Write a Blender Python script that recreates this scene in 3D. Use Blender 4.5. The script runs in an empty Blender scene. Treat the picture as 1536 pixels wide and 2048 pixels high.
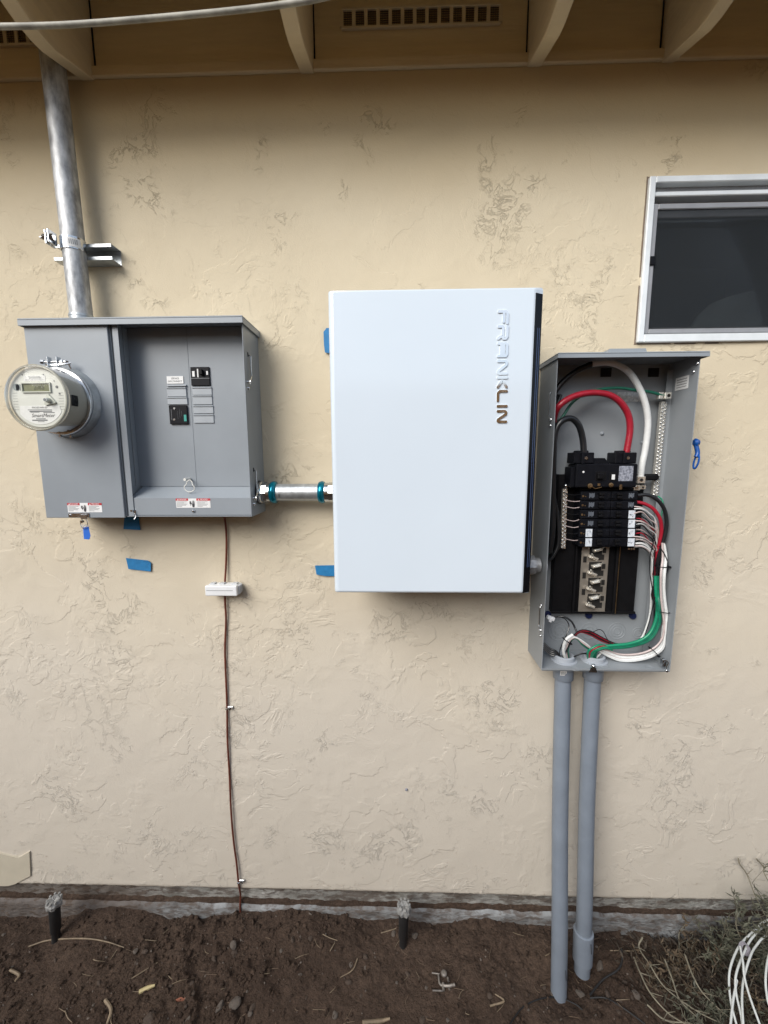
import bpy, bmesh, math, random
import numpy as np
from mathutils import Vector, Matrix

# ------------------------------------------------------------------ camera, sky, sun, exposure
SC = bpy.context.scene
COL = SC.collection
FPX = 810.0
PITCH, YAW, ROLL = math.radians(7.85), math.radians(1.55), math.radians(-.275)
CAMP = np.array([0.0, -1.2, 1.6])
def _axes():
    cy, sy, cp, sp = math.cos(YAW), math.sin(YAW), math.cos(PITCH), math.sin(PITCH)
    f = np.array([-sy*cp, cy*cp, -sp]); r = np.array([cy, sy, 0.0]); u = np.cross(r, f)
    return r*math.cos(ROLL)+u*math.sin(ROLL), -r*math.sin(ROLL)+u*math.cos(ROLL), f
RR, UU, FF = _axes()
cd = bpy.data.cameras.new('camera'); cam = bpy.data.objects.new('camera', cd); COL.objects.link(cam)
cd.sensor_fit = 'VERTICAL'; cd.sensor_height = 36.0; cd.lens = FPX/2048*36
cd.clip_start = .02; cd.clip_end = 500
m = Matrix([[RR[i], UU[i], -FF[i], CAMP[i]] for i in range(3)]+[[0, 0, 0, 1]])
cam.matrix_world = m
SC.camera = cam

SUN_EL, SUN_AZ = math.radians(36), math.radians(216)       # azimuth measured from +Y clockwise
w = bpy.data.worlds.new('World'); SC.world = w; w.use_nodes = True
nt = w.node_tree; N = nt.nodes; Lk = nt.links
bg = N['Background']; bg.inputs[1].default_value = .08
sky = N.new('ShaderNodeTexSky'); sky.sky_type = 'NISHITA'; sky.sun_disc = False
sky.sun_elevation = SUN_EL; sky.sun_rotation = SUN_AZ; sky.air_density = 1.0; sky.dust_density = 2.0
tc = N.new('ShaderNodeTexCoord'); mp = N.new('ShaderNodeMapping'); mp.inputs['Scale'].default_value = (1, 1, 2.2)
no = N.new('ShaderNodeTexNoise'); no.inputs['Scale'].default_value = 3.4; no.inputs['Detail'].default_value = 7; no.inputs['Roughness'].default_value = .55
cr = N.new('ShaderNodeValToRGB'); cr.color_ramp.elements[0].position = .42; cr.color_ramp.elements[1].position = .66
cr.color_ramp.elements[0].color = (.18, .18, .18, 1); cr.color_ramp.elements[1].color = (.95, .95, .95, 1)
mx = N.new('ShaderNodeMix'); mx.data_type = 'RGBA'
mx.inputs['B'].default_value = (5.6, 6.2, 7.0, 1)
Lk.new(tc.outputs['Generated'], mp.inputs[0]); Lk.new(mp.outputs[0], no.inputs['Vector']); Lk.new(no.outputs['Fac'], cr.inputs[0])
Lk.new(cr.outputs[0], mx.inputs['Factor']); Lk.new(sky.outputs[0], mx.inputs['A']); Lk.new(mx.outputs['Result'], bg.inputs[0])

sd = bpy.data.lights.new('sun', 'SUN'); sd.energy = 2.0; sd.angle = math.radians(40); sd.color = (1, .96, .90)
so = bpy.data.objects.new('sun', sd); COL.objects.link(so)
dv = Vector((math.sin(SUN_AZ)*math.cos(SUN_EL), math.cos(SUN_AZ)*math.cos(SUN_EL), math.sin(SUN_EL)))
so.rotation_euler = dv.to_track_quat('Z', 'Y').to_euler(); so.location = dv*8
SC.view_settings.view_transform = 'Standard'; SC.view_settings.look = 'None'; SC.view_settings.gamma = 1
SC.view_settings.exposure = 0.97
SC.render.engine = 'CYCLES'
random.seed(7); rng = np.random.default_rng(7)

# ------------------------------------------------------------------ helpers
def at(px, py, Y=0.0):
    """point of the plane Y = const that the photograph shows at (px, py)"""
    d = FF+RR*(px-768)/FPX-UU*(py-1024)/FPX
    return CAMP+d*((Y-CAMP[1])/d[1])
def atz(px, py, Z=0.0):
    d = FF+RR*(px-768)/FPX-UU*(py-1024)/FPX
    return CAMP+d*((Z-CAMP[2])/d[2])

def mat(name, col, rough=.5, metal=0.0, var=.08, vscale=9.0, bump=0.0, bscale=60.0, col2=None, spec=.5, coat=0, rvar=.08, trans=0, alpha=1, stretch=(1, 1, 1), detail=4):
    m = bpy.data.materials.new(name); m.use_nodes = True
    t = m.node_tree; n = t.nodes; l = t.links; b = n['Principled BSDF']
    b.inputs['Roughness'].default_value = rough; b.inputs['Metallic'].default_value = metal
    b.inputs['Specular IOR Level'].default_value = spec; b.inputs['Coat Weight'].default_value = coat
    b.inputs['Transmission Weight'].default_value = trans; b.inputs['Alpha'].default_value = alpha
    c = n.new('ShaderNodeTexCoord'); mp = n.new('ShaderNodeMapping'); mp.inputs['Scale'].default_value = stretch
    l.new(c.outputs['Object'], mp.inputs[0])
    x = n.new('ShaderNodeTexNoise'); x.inputs['Scale'].default_value = vscale; x.inputs['Detail'].default_value = detail; x.inputs['Roughness'].default_value = .6
    l.new(mp.outputs[0], x.inputs['Vector'])
    r = n.new('ShaderNodeValToRGB'); r.color_ramp.elements[0].position = .32; r.color_ramp.elements[1].position = .68
    c2 = col2 or tuple(min(1, v*(1+var)) for v in col)
    c1 = col if col2 else tuple(v*(1-var) for v in col)
    r.color_ramp.elements[0].color = (*c1, 1); r.color_ramp.elements[1].color = (*c2, 1)
    l.new(x.outputs['Fac'], r.inputs[0]); l.new(r.outputs[0], b.inputs['Base Color'])
    mr = n.new('ShaderNodeMapRange'); mr.inputs['To Min'].default_value = max(0, rough-rvar); mr.inputs['To Max'].default_value = min(1, rough+rvar)
    l.new(x.outputs['Fac'], mr.inputs['Value']); l.new(mr.outputs[0], b.inputs['Roughness'])
    if bump:
        y = n.new('ShaderNodeTexNoise'); y.inputs['Scale'].default_value = bscale; y.inputs['Detail'].default_value = 5
        l.new(mp.outputs[0], y.inputs['Vector'])
        bp = n.new('ShaderNodeBump'); bp.inputs['Distance'].default_value = bump
        l.new(y.outputs['Fac'], bp.inputs['Height']); l.new(bp.outputs[0], b.inputs['Normal'])
    return m

GREY = mat('grey_enamel', (.245, .273, .302), .36, var=.05, vscale=5, bump=.0003, bscale=9, rvar=.06)
GREYIN = mat('grey_enamel_inside', (.24, .262, .282), .42, var=.05, vscale=6, bump=.0003, bscale=9)
GREYLID = mat('grey_lid', (.25, .28, .31), .34, var=.05, vscale=6)
GALV = mat('galvanised', (.46, .49, .51), .4, metal=.75, var=.2, vscale=38, bump=.0004, bscale=90, rvar=.14)
GALVD = mat('dull_galvanised', (.40, .41, .42), .5, metal=.55, var=.40, vscale=70, bump=.0004, bscale=70, rvar=.14, stretch=(1, 1, .4))
ZINC = mat('zinc', (.62, .64, .66), .22, metal=1, var=.12, vscale=60, rvar=.1)
ALU = mat('aluminium', (.80, .77, .70), .25, metal=.75, var=.1, vscale=40)
CHROME = mat('chrome', (.97, .95, .92), .06, metal=1, var=.02, vscale=20, rvar=.02)
WHITEG = mat('gloss_white', (.60, .68, .76), .13, var=.02, vscale=2, rvar=.02, spec=.7, bump=.0004, bscale=2.5)
WHITEP = mat('white_plastic', (.70, .72, .74), .38, var=.03, vscale=40)
BLACKG = mat('gloss_black', (.005, .0055, .007), .16, var=.1, rvar=.03, spec=.22)
BLACKP = mat('black_plastic', (.005, .0055, .008), .46, var=.2, vscale=60, spec=.16)
BLACKM = mat('black_moulded', (.0045, .0045, .0055), .55, var=.2, vscale=60, spec=.18)
NAVY = mat('dark_blue_line', (.02, .05, .16), .25)
LBL = mat('label_white', (.72, .73, .73), .5, var=.05, vscale=120)
INK = mat('ink', (.03, .03, .035), .6)
INKG = mat('grey_ink', (.16, .17, .18), .6)
REDL = mat('label_red', (.45, .03, .04), .5)
TAPE = mat('blue_tape', (.012, .17, .40), .62, var=.14, vscale=50, bump=.0006, bscale=120)
TAPE2 = mat('teal_band', (.0, .16, .24), .16, var=.3, vscale=40, metal=.6)
COPPER = mat('old_copper', (.16, .045, .028), .5, metal=.35, var=.25, vscale=40)
CWIRE = mat('bare_copper', (.55, .24, .13), .35, metal=.8)
GOLD = mat('brass', (.32, .22, .12), .35, metal=.9, var=.3, vscale=90)
PVC = mat('grey_pvc', (.18, .212, .258), .42, var=.07, vscale=12, bump=.0003, bscale=30)
RBLK = mat('black_insulation', (.011, .012, .014), .3, var=.2)
RRED = mat('red_insulation', (.30, .010, .024), .34, var=.12, vscale=80, bump=.0006, bscale=160)
RWHT = mat('white_insulation', (.66, .68, .68), .38, var=.06, vscale=60, bump=.0005, bscale=160)
RGRN = mat('green_insulation', (.006, .21, .11), .36, var=.12, vscale=60)
RDGR = mat('dark_green_insulation', (.012, .13, .085), .4, var=.2, vscale=60)
RPNK = mat('pale_pink_insulation', (.50, .42, .41), .4, var=.1, vscale=60)
METERW = mat('meter_plastic', (.55, .57, .52), .35, var=.04, vscale=40)
METERP = mat('meter_plate', (.64, .655, .62), .45, var=.03, vscale=40)
METERS = mat('meter_side', (.40, .385, .335), .3, var=.08, vscale=20)
LCD = mat('lcd', (.19, .20, .12), .25, var=.12, vscale=60)
WOOD = mat('painted_wood', (.66, .55, .37), .62, var=.07, vscale=7, bump=.0012, bscale=30, stretch=(1, 1, 5))
WOODB = mat('painted_board', (.70, .57, .36), .7, var=.08, vscale=5, bump=.0014, bscale=30, stretch=(.5, 1, 6))
DARK = mat('dark_void', (.008, .007, .006), .9)
SCREEN = mat('vent_screen', (.12, .085, .05), .8, var=.3, vscale=90)
SHING = mat('roof_shingle', (.06, .055, .05), .9, var=.4, vscale=60, bump=.002)
FRAME = mat('window_aluminium', (.72, .76, .78), .35, metal=.15, var=.07, vscale=14, rvar=.1)
FRAMEG = mat('screen_frame_grey', (.28, .29, .31), .45, metal=.2, var=.1, vscale=20)
STRAW = mat('straw', (.215, .165, .11), .7, var=.3, vscale=40)
TWIG = mat('twig', (.13, .09, .06), .8, var=.35, vscale=40)
STONE = mat('dirt_stone', (.10, .072, .055), .85, var=.35, vscale=30, bump=.003, bscale=70)
STONE2 = mat('grey_stone', (.15, .125, .105), .8, var=.3, vscale=30, bump=.003, bscale=70)
STEM = mat('dry_stem', (.13, .12, .09), .8, var=.4, vscale=20)
LEAFG = mat('grey_green_leaf', (.085, .088, .062), .65, var=.35, vscale=14)
LEAFB = mat('brown_leaf', (.10, .072, .045), .75, var=.4, vscale=14)
LEAFO = mat('orange_leaf', (.26, .095, .055), .7, var=.25, vscale=60)
COAX = mat('white_coax', (.58, .61, .60), .4, var=.12, vscale=20)
OLDCAB = mat('weathered_cable', (.30, .29, .25), .6, var=.3, vscale=30, bump=.0006, bscale=60)
RUBBER = mat('black_tube', (.016, .016, .017), .6, var=.3)
FENCE = mat('fence_wood', (.40, .22, .09), .7, var=.4, vscale=4, bump=.003, stretch=(1, 1, .15))
BLUEP = mat('blue_plastic', (.005, .07, .30), .35)
RUSTM = mat('soiled_metal', (.22, .2, .18), .5, metal=.6, var=.4, vscale=60)

WORG = {}
def put(o, parent=None, origin=None):
    COL.objects.link(o)
    if parent is not None: o.parent = parent
    return o
def thing(name, label, cat, loc, group=None):
    o = bpy.data.objects.new(name, None); COL.objects.link(o); o.location = loc; o.empty_display_size = .05
    o['label'] = label; o['category'] = cat
    if group: o['group'] = group
    WORG[o.name] = np.array(loc, float); return o
def tag(o, label, cat, group=None):
    o['label'] = label; o['category'] = cat
    if group: o['group'] = group
    return o
def mesh_obj(name, V, Fc, m, parent=None, smooth=False, mats=None, mi=None):
    V = np.asarray(V, float)
    if parent is not None: org = WORG[parent.name]
    else: org = np.array([(V[:, 0].min()+V[:, 0].max())/2, (V[:, 1].min()+V[:, 1].max())/2, V[:, 2].min()])
    me = bpy.data.meshes.new(name); me.from_pydata((V-org).tolist(), [], [tuple(f) for f in Fc]); me.update()
    for k in (mats or [m]): me.materials.append(k)
    if mi is not None: me.polygons.foreach_set('material_index', np.asarray(mi, 'i'))
    o = bpy.data.objects.new(name, me); COL.objects.link(o)
    if parent is not None: o.parent = parent
    else: o.location = org
    if smooth: me.polygons.foreach_set('use_smooth', [True]*len(me.polygons))
    WORG[o.name] = org
    return o

class MB:
    def __init__(s): s.bm = bmesh.new(); s.smooth = set()
    def _merge(s, b2, sm=False):
        off = len(s.bm.verts); vs = [s.bm.verts.new(v.co) for v in b2.verts]
        b2.verts.index_update()
        for f in b2.faces:
            try:
                g = s.bm.faces.new([vs[v.index] for v in f.verts]); g.smooth = sm or f.smooth
            except ValueError: pass
        b2.free()
    def box(s, x0, x1, y0, y1, z0, z1, bev=0.0, seg=1, M=None):
        b = bmesh.new(); bmesh.ops.create_cube(b, size=1)
        for v in b.verts: v.co = Vector((x0+(v.co.x+.5)*(x1-x0), y0+(v.co.y+.5)*(y1-y0), z0+(v.co.z+.5)*(z1-z0)))
        if bev: bmesh.ops.bevel(b, geom=list(b.edges), offset=bev, segments=seg, affect='EDGES', profile=.5)
        if M is not None: bmesh.ops.transform(b, matrix=M, verts=b.verts)
        bmesh.ops.recalc_face_normals(b, faces=b.faces)
        s._merge(b); return s
    def cyl(s, p0, p1, r0, r1=None, n=24, cap=True, smooth=True):
        p0 = np.array(p0, float); p1 = np.array(p1, float); r1 = r0 if r1 is None else r1
        return s.lathe(p0, p1-p0, [(0, r0), (1, r1)], n, cap, smooth)
    def lathe(s, o, ax, prof, n=24, cap=True, smooth=True):
        """prof = (t along ax, radius)"""
        o = np.array(o, float); ax = np.array(ax, float); a = ax/np.linalg.norm(ax)
        h = np.array([0, 0, 1.]) if abs(a[2]) < .9 else np.array([1., 0, 0])
        u = np.cross(a, h); u /= np.linalg.norm(u); v = np.cross(a, u)
        rings = []
        for t, r in prof:
            c = o+ax*t
            rings.append([s.bm.verts.new(c+r*(u*math.cos(2*math.pi*i/n)+v*math.sin(2*math.pi*i/n))) for i in range(n)])
        for k in range(len(rings)-1):
            for i in range(n):
                f = s.bm.faces.new((rings[k][i], rings[k+1][i], rings[k+1][(i+1) % n], rings[k][(i+1) % n])); f.smooth = smooth
        if cap:
            c0 = s.bm.faces.new(rings[0]); c1 = s.bm.faces.new(list(reversed(rings[-1])))
        return s
    def tube(s, pts, r, n=8, closed=False, sub=6):
        P = smooth_path(pts, sub, closed); R = r if np.ndim(r) else None
        if R is not None: R = np.interp(np.linspace(0, 1, len(P)), np.linspace(0, 1, len(r)), r)
        rings = []; T = np.gradient(P, axis=0) if not closed else (np.roll(P, -1, 0)-np.roll(P, 1, 0))
        T /= np.linalg.norm(T, axis=1)[:, None]+1e-12
        h = np.array([0, 1., 0]) if abs(T[0][1]) < .9 else np.array([1., 0, 0]); u = np.cross(T[0], h); u /= np.linalg.norm(u)
        for k, p in enumerate(P):
            u = u-T[k]*(u@T[k]); u /= np.linalg.norm(u); v = np.cross(T[k], u); rad = R[k] if R is not None else r
            rings.append([s.bm.verts.new(p+rad*(u*math.cos(2*math.pi*i/n)+v*math.sin(2*math.pi*i/n))) for i in range(n)])
        K = len(rings)
        for k in range(K if closed else K-1):
            A = rings[k]; B = rings[(k+1) % K]
            for i in range(n):
                f = s.bm.faces.new((A[i], A[(i+1) % n], B[(i+1) % n], B[i])); f.smooth = True
        if not closed:
            s.bm.faces.new(list(reversed(rings[0]))); s.bm.faces.new(rings[-1])
        return s
    def prism(s, poly, y0, y1, axis='Y'):
        """poly in (x,z) extruded along Y, or (y,z) along X, or (x,y) along Z"""
        def mk(p, t):
            return {'Y': (p[0], t, p[1]), 'X': (t, p[0], p[1]), 'Z': (p[0], p[1], t)}[axis]
        b = bmesh.new()
        a = [b.verts.new(mk(p, y0)) for p in poly]; c = [b.verts.new(mk(p, y1)) for p in poly]; n = len(poly)
        b.faces.new(a); b.faces.new(list(reversed(c)))
        for i in range(n): b.faces.new((a[i], c[i], c[(i+1) % n], a[(i+1) % n]))
        bmesh.ops.recalc_face_normals(b, faces=b.faces)
        s._merge(b); return s
    def text(s, body, size, o, ux=(1, 0, 0), uz=(0, 0, 1), ext=.0002, align='CENTER', shear=0, sx=1):
        cu = bpy.data.curves.new('t', 'FONT'); cu.body = body; cu.size = size; cu.align_x = align; cu.align_y = 'CENTER'; cu.extrude = ext; cu.shear = shear; cu.resolution_u = 2
        ob = bpy.data.objects.new('t', cu); me = bpy.data.meshes.new_from_object(ob)
        ux = Vector(ux).normalized(); uz = Vector(uz).normalized(); un = ux.cross(uz)
        vs = [s.bm.verts.new(Vector(o)+ux*v.co.x*sx+uz*v.co.y+un*v.co.z) for v in me.vertices]
        for p in me.polygons:
            try: s.bm.faces.new([vs[i] for i in p.vertices])
            except ValueError: pass
        bpy.data.objects.remove(ob); bpy.data.curves.remove(cu); bpy.data.meshes.remove(me); return s
    def each(s, name, m, parent=None):
        """one object for every connected piece"""
        s.bm.verts.index_update(); n = len(s.bm.verts); p = list(range(n))
        def f(a):
            while p[a] != a: p[a] = p[p[a]]; a = p[a]
            return a
        for e in s.bm.edges: p[f(e.verts[0].index)] = f(e.verts[1].index)
        comp = {}
        for v in s.bm.verts: comp.setdefault(f(v.index), []).append(v)
        out = []
        for vs in comp.values():
            ix = {v: i for i, v in enumerate(vs)}; fs = {fc for v in vs for fc in v.link_faces}; fs = sorted(fs, key=lambda q: [v.index for v in q.verts])
            o = mesh_obj(name, [tuple(v.co) for v in vs], [[ix[v] for v in fc.verts] for fc in fs], m, parent); o.data.set_sharp_from_angle(angle=math.radians(48)); o.data.polygons.foreach_set('use_smooth', [fc.smooth for fc in fs]); out.append(o)
        s.bm.free(); return out
    def build(s, name, m, parent=None):
        s.bm.verts.index_update()
        V = [tuple(v.co) for v in s.bm.verts]; Fc = [[v.index for v in f.verts] for f in s.bm.faces]; sm = [f.smooth for f in s.bm.faces]
        s.bm.free()
        o = mesh_obj(name, V, Fc, m, parent); o.data.set_sharp_from_angle(angle=math.radians(48)); o.data.polygons.foreach_set('use_smooth', sm); return o

def smooth_path(pts, sub=6, closed=False):
    P = np.array(pts, float)
    if len(P) < 3 and not closed: return np.array([P[0]+(P[-1]-P[0])*t for t in np.linspace(0, 1, 3)])
    out = []; n = len(P); rngk = range(n if closed else n-1)
    for k in rngk:
        if closed: a, b, c, d = P[(k-1) % n], P[k], P[(k+1) % n], P[(k+2) % n]
        else:
            b, c = P[k], P[k+1]; a = P[k-1] if k else 2*b-c; d = P[k+2] if k+2 < n else 2*c-b
        for t in np.arange(sub)/sub:
            out.append(.5*((2*b)+(-a+c)*t+(2*a-5*b+4*c-d)*t*t+(-a+3*b-3*c+d)*t**3))
    if not closed: out.append(P[-1])
    return np.array(out)

def _h(ix, iy, seed):
    n = (ix.astype(np.int64)*374761393+iy.astype(np.int64)*668265263+seed*974634777) & 0x7fffffff
    n = ((n ^ (n >> 13))*1274126177) & 0x7fffffff
    return ((n ^ (n >> 16)) & 0xffff)/65535.0
def vnoise(x, y, seed=0):
    ix = np.floor(x); iy = np.floor(y); fx = x-ix; fy = y-iy; fx = fx*fx*(3-2*fx); fy = fy*fy*(3-2*fy)
    a, b, c, d = _h(ix, iy, seed), _h(ix+1, iy, seed), _h(ix, iy+1, seed), _h(ix+1, iy+1, seed)
    return (a*(1-fx)+b*fx)*(1-fy)+(c*(1-fx)+d*fx)*fy
def fbm(x, y, oct=4, seed=0, gain=.5):
    s = 0; a = 1; t = 0
    for k in range(oct): s = s+a*vnoise(x*2**k, y*2**k, seed+k); t += a; a *= gain
    return s/t

# ------------------------------------------------------------------ ground
prof = np.array([(-3, 0), (-1.4, -.004), (-1.18, -.008), (-.966, .013), (-.79, -.027), (-.684, -.024), (-.541, .001), (-.4, .022), (-.19, .008), (.085, -.004), (.256, .021), (.494, .001), (.783, -.039), (1.1, -.05), (3, -.03)])
def gh(x, y):
    e = np.interp(x, prof[:, 0], prof[:, 1])
    h = e*np.exp(-np.abs(np.minimum(y, 0))/.14)
    near = np.clip((y+6)/4, 0, 1)
    h = h+((fbm(x*5, y*5, 3, 3)-.5)*.05+(fbm(x*22, y*22, 3, 9)-.5)*.022)*near
    lump = np.clip((fbm(x*34+3, y*34, 2, 21)-.56)*6, 0, 1); patch = np.clip((fbm(x*3.1, y*3.1, 2, 31)-.40)*5, 0, 1)
    h = h+lump*patch*.016*near
    for (cx, cy, r, a) in ((.50, -.17, .07, -.014), (.60, -.12, .06, -.02), (.36, -.30, .13, .012), (-.73, -.03, .05, .014), (.68, -.2, .1, .012), (-1.19, -.06, .045, -.01), (.03, -.09, .04, -.012)):
        h = h+a*np.exp(-((x-cx)**2+(y-cy)**2)/r**2)
    return h
def grid_lines(a, b, step, lo, hi):
    out = list(np.arange(a, b+1e-6, step)); s = step; v = out[0]; pre = []
    while v > lo: s *= 1.6; v -= s; pre.append(max(v, lo))
    s = step; v = out[-1]; post = []
    while v < hi: s *= 1.6; v += s; post.append(min(v, hi))
    return np.array(pre[::-1]+out+post)
gx = grid_lines(-1.75, 1.7, .006, -90, 90); gy = np.concatenate([grid_lines(-.75, .03, .006, -90, .03)])
X, Y = np.meshgrid(gx, gy, indexing='ij'); Z = gh(X, Y)
nx, ny = X.shape; idx = np.arange(nx*ny).reshape(nx, ny)
V = np.stack([X, Y, Z], -1).reshape(-1, 3)
Fq = np.stack([idx[:-1, :-1], idx[1:, :-1], idx[1:, 1:], idx[:-1, 1:]], -1).reshape(-1, 4)
def fast_mesh(name, V, Fq, m):
    me = bpy.data.meshes.new(name); me.vertices.add(len(V)); me.vertices.foreach_set('co', V.astype('f').ravel())
    me.loops.add(Fq.size); me.loops.foreach_set('vertex_index', Fq.astype('i').ravel())
    me.polygons.add(len(Fq)); me.polygons.foreach_set('loop_start', np.arange(0, Fq.size, 4, dtype='i')); me.polygons.foreach_set('loop_total', np.full(len(Fq), 4, 'i'))
    me.update(calc_edges=True); me.polygons.foreach_set('use_smooth', np.ones(len(Fq), bool)); me.materials.append(m)
    o = bpy.data.objects.new(name, me); COL.objects.link(o); WORG[o.name] = np.zeros(3); return o

def soil_material():
    m = bpy.data.materials.new('soil'); m.use_nodes = True; t = m.node_tree; n = t.nodes; l = t.links; b = n['Principled BSDF']
    b.inputs['Roughness'].default_value = .92; b.inputs['Specular IOR Level'].default_value = .2
    c = n.new('ShaderNodeTexCoord')
    def noise(s, d=5, r=.6):
        x = n.new('ShaderNodeTexNoise'); x.inputs['Scale'].default_value = s; x.inputs['Detail'].default_value = d; x.inputs['Roughness'].default_value = r
        l.new(c.outputs['Object'], x.inputs['Vector']); return x
    a = noise(3.2); r = n.new('ShaderNodeValToRGB'); e = r.color_ramp.elements
    e[0].position = .3; e[0].color = (.056, .038, .029, 1); e[1].position = .72; e[1].color = (.105, .074, .056, 1)
    l.new(a.outputs[0], r.inputs[0])
    f = noise(90, 6, .75); r2 = n.new('ShaderNodeValToRGB'); r2.color_ramp.elements[0].position = .3; r2.color_ramp.elements[0].color = (.55, .55, .55, 1); r2.color_ramp.elements[1].position = .75; r2.color_ramp.elements[1].color = (1.5, 1.45, 1.4, 1)
    l.new(f.outputs[0], r2.inputs[0])
    mx = n.new('ShaderNodeMix'); mx.data_type = 'RGBA'; mx.blend_type = 'MULTIPLY'; mx.inputs['Factor'].default_value = 1
    l.new(r.outputs[0], mx.inputs['A']); l.new(r2.outputs[0], mx.inputs['B']); l.new(mx.outputs['Result'], b.inputs['Base Color'])
    g = noise(55, 8, .7); bp = n.new('ShaderNodeBump'); bp.inputs['Distance'].default_value = .02; bp.inputs['Strength'].default_value = 1
    l.new(g.outputs[0], bp.inputs['Height']); l.new(bp.outputs[0], b.inputs['Normal'])
    return m
SOIL = soil_material()
ground = fast_mesh('ground', V, Fq, SOIL); ground['kind'] = 'structure'

# ------------------------------------------------------------------ house
house = thing('house', 'beige stucco house wall with overhanging eave above and small window at the right', 'house', (0, 0, 0))

def stucco_material():
    m = bpy.data.materials.new('stucco'); m.use_nodes = True; t = m.node_tree; n = t.nodes; l = t.links; b = n['Principled BSDF']
    b.inputs['Roughness'].default_value = .85; b.inputs['Specular IOR Level'].default_value = .25
    c = n.new('ShaderNodeTexCoord'); sw = n.new('ShaderNodeMapping'); sw.inputs['Scale'].default_value = (1, 0, 1); l.new(c.outputs['Object'], sw.inputs[0])
    def noise(s, d=4, r=.55, dist=0.0, off=(0, 0, 0)):
        mp = n.new('ShaderNodeMapping'); mp.inputs['Location'].default_value = off; l.new(sw.outputs[0], mp.inputs[0])
        x = n.new('ShaderNodeTexNoise'); x.inputs['Scale'].default_value = s; x.inputs['Detail'].default_value = d; x.inputs['Roughness'].default_value = r; x.inputs['Distortion'].default_value = dist
        l.new(mp.outputs[0], x.inputs['Vector']); return x.outputs['Fac']
    def rng_(v, a, b_, lo=0., hi=1., sm=True):
        q = n.new('ShaderNodeMapRange'); q.interpolation_type = 'SMOOTHSTEP' if sm else 'LINEAR'
        for k, u in (('From Min', a), ('From Max', b_), ('To Min', lo), ('To Max', hi)): q.inputs[k].default_value = u
        l.new(v, q.inputs['Value']); return q.outputs[0]
    def M(op, a, b_=None):
        q = n.new('ShaderNodeMath'); q.operation = op
        for i, u in enumerate((a, b_)):
            if u is None: continue
            if isinstance(u, (int, float)): q.inputs[i].default_value = u
            else: l.new(u, q.inputs[i])
        return q.outputs[0]
    # skip-trowelled plaster: flat plates with broken edges, rough patches between them, thin pulled ridges
    plate = rng_(noise(7.5, 8, .58, .6), .49, .525)
    plate2 = rng_(noise(13, 7, .58, .9, (3, 0, 7)), .495, .53)
    pm = rng_(noise(3.2, 3, .5, 0, (5, 0, 2)), .44, .56)
    rough = M('MULTIPLY', noise(34, 3, .5, 1.0), rng_(noise(5.0, 4, .6, .4, (9, 0, 4)), .52, .68))
    rr = M('ABSOLUTE', M('SUBTRACT', noise(9, 9, .66, .5, (1, 0, 9)), .5))
    ridge = M('MULTIPLY', rng_(rr, .0, .020, 1, 0), rng_(noise(4.4, 4, .6, 0, (2, 0, 5)), .53, .64))
    rr2 = M('ABSOLUTE', M('SUBTRACT', noise(17, 8, .68, .9, (8, 0, 1)), .5))
    lo = n.new('ShaderNodeSeparateXYZ'); l.new(c.outputs['Object'], lo.inputs[0]); calm = rng_(lo.outputs['Z'], 1.9, 2.4, 1, .35)
    rough = M('MULTIPLY', rough, calm); ridge = M('MULTIPLY', ridge, calm)
    ridge2 = M('MULTIPLY', rng_(rr2, .0, .022, 1, 0), rng_(noise(5, 4, .6, 0, (7, 0, 3)), .53, .64))
    h = M('MULTIPLY', M('MULTIPLY', plate, pm), .0010)
    h = M('ADD', h, M('MULTIPLY', M('MULTIPLY', plate2, rng_(noise(2.6, 3, .5, 0, (11, 0, 2)), .5, .6)), .0005))
    h = M('MULTIPLY', h, calm); h = M('ADD', h, M('MULTIPLY', rough, .0019))
    h = M('ADD', h, M('MULTIPLY', M('ADD', ridge2, M('MULTIPLY', ridge, .7)), .0010))
    h = M('ADD', h, M('MULTIPLY', noise(2.2, 3), .007))
    h = M('ADD', h, M('MULTIPLY', noise(11, 3, .5, .5, (2, 0, 2)), .0022))
    h = M('ADD', h, M('MULTIPLY', noise(260, 3), .0005))
    d = n.new('ShaderNodeDisplacement'); d.inputs['Midlevel'].default_value = .004; d.inputs['Scale'].default_value = 1
    l.new(h, d.inputs['Height']); l.new(d.outputs[0], n['Material Output'].inputs['Displacement'])
    m.displacement_method = 'BOTH'
    # paint, eave bounce tint, weathering: greyish dust and faint brown stains lower on the wall
    r = n.new('ShaderNodeValToRGB'); e = r.color_ramp.elements
    e[0].position = .32; e[0].color = (.545, .475, .35, 1); e[1].position = .7; e[1].color = (.61, .54, .405, 1)
    l.new(noise(2.5, 5), r.inputs[0])
    sep = n.new('ShaderNodeSeparateXYZ'); l.new(c.outputs['Object'], sep.inputs[0])
    hz = M('ADD', sep.outputs['Z'], M('MULTIPLY', noise(1.6, 3, .5, 0, (4, 0, 4)), .9))
    dust = rng_(hz, 1.0, 2.3, .8, 0)
    mx = n.new('ShaderNodeMix'); mx.data_type = 'RGBA'; mx.inputs['B'].default_value = (.555, .52, .465, 1)
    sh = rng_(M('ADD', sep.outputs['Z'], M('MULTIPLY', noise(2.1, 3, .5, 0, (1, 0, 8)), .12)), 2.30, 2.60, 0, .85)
    ms_ = n.new('ShaderNodeMix'); ms_.data_type = 'RGBA'; ms_.inputs['B'].default_value = (.58, .46, .27, 1)  # warm bounce light under the eave, put into the upper wall colour
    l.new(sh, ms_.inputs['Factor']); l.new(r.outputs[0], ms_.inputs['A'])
    l.new(dust, mx.inputs['Factor']); l.new(ms_.outputs['Result'], mx.inputs['A'])
    st = M('MULTIPLY', rng_(noise(3.4, 5, .6, .3, (6, 0, 6)), .60, .78, 0, .25), rng_(sep.outputs['Z'], 1.6, 1.0))
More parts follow.
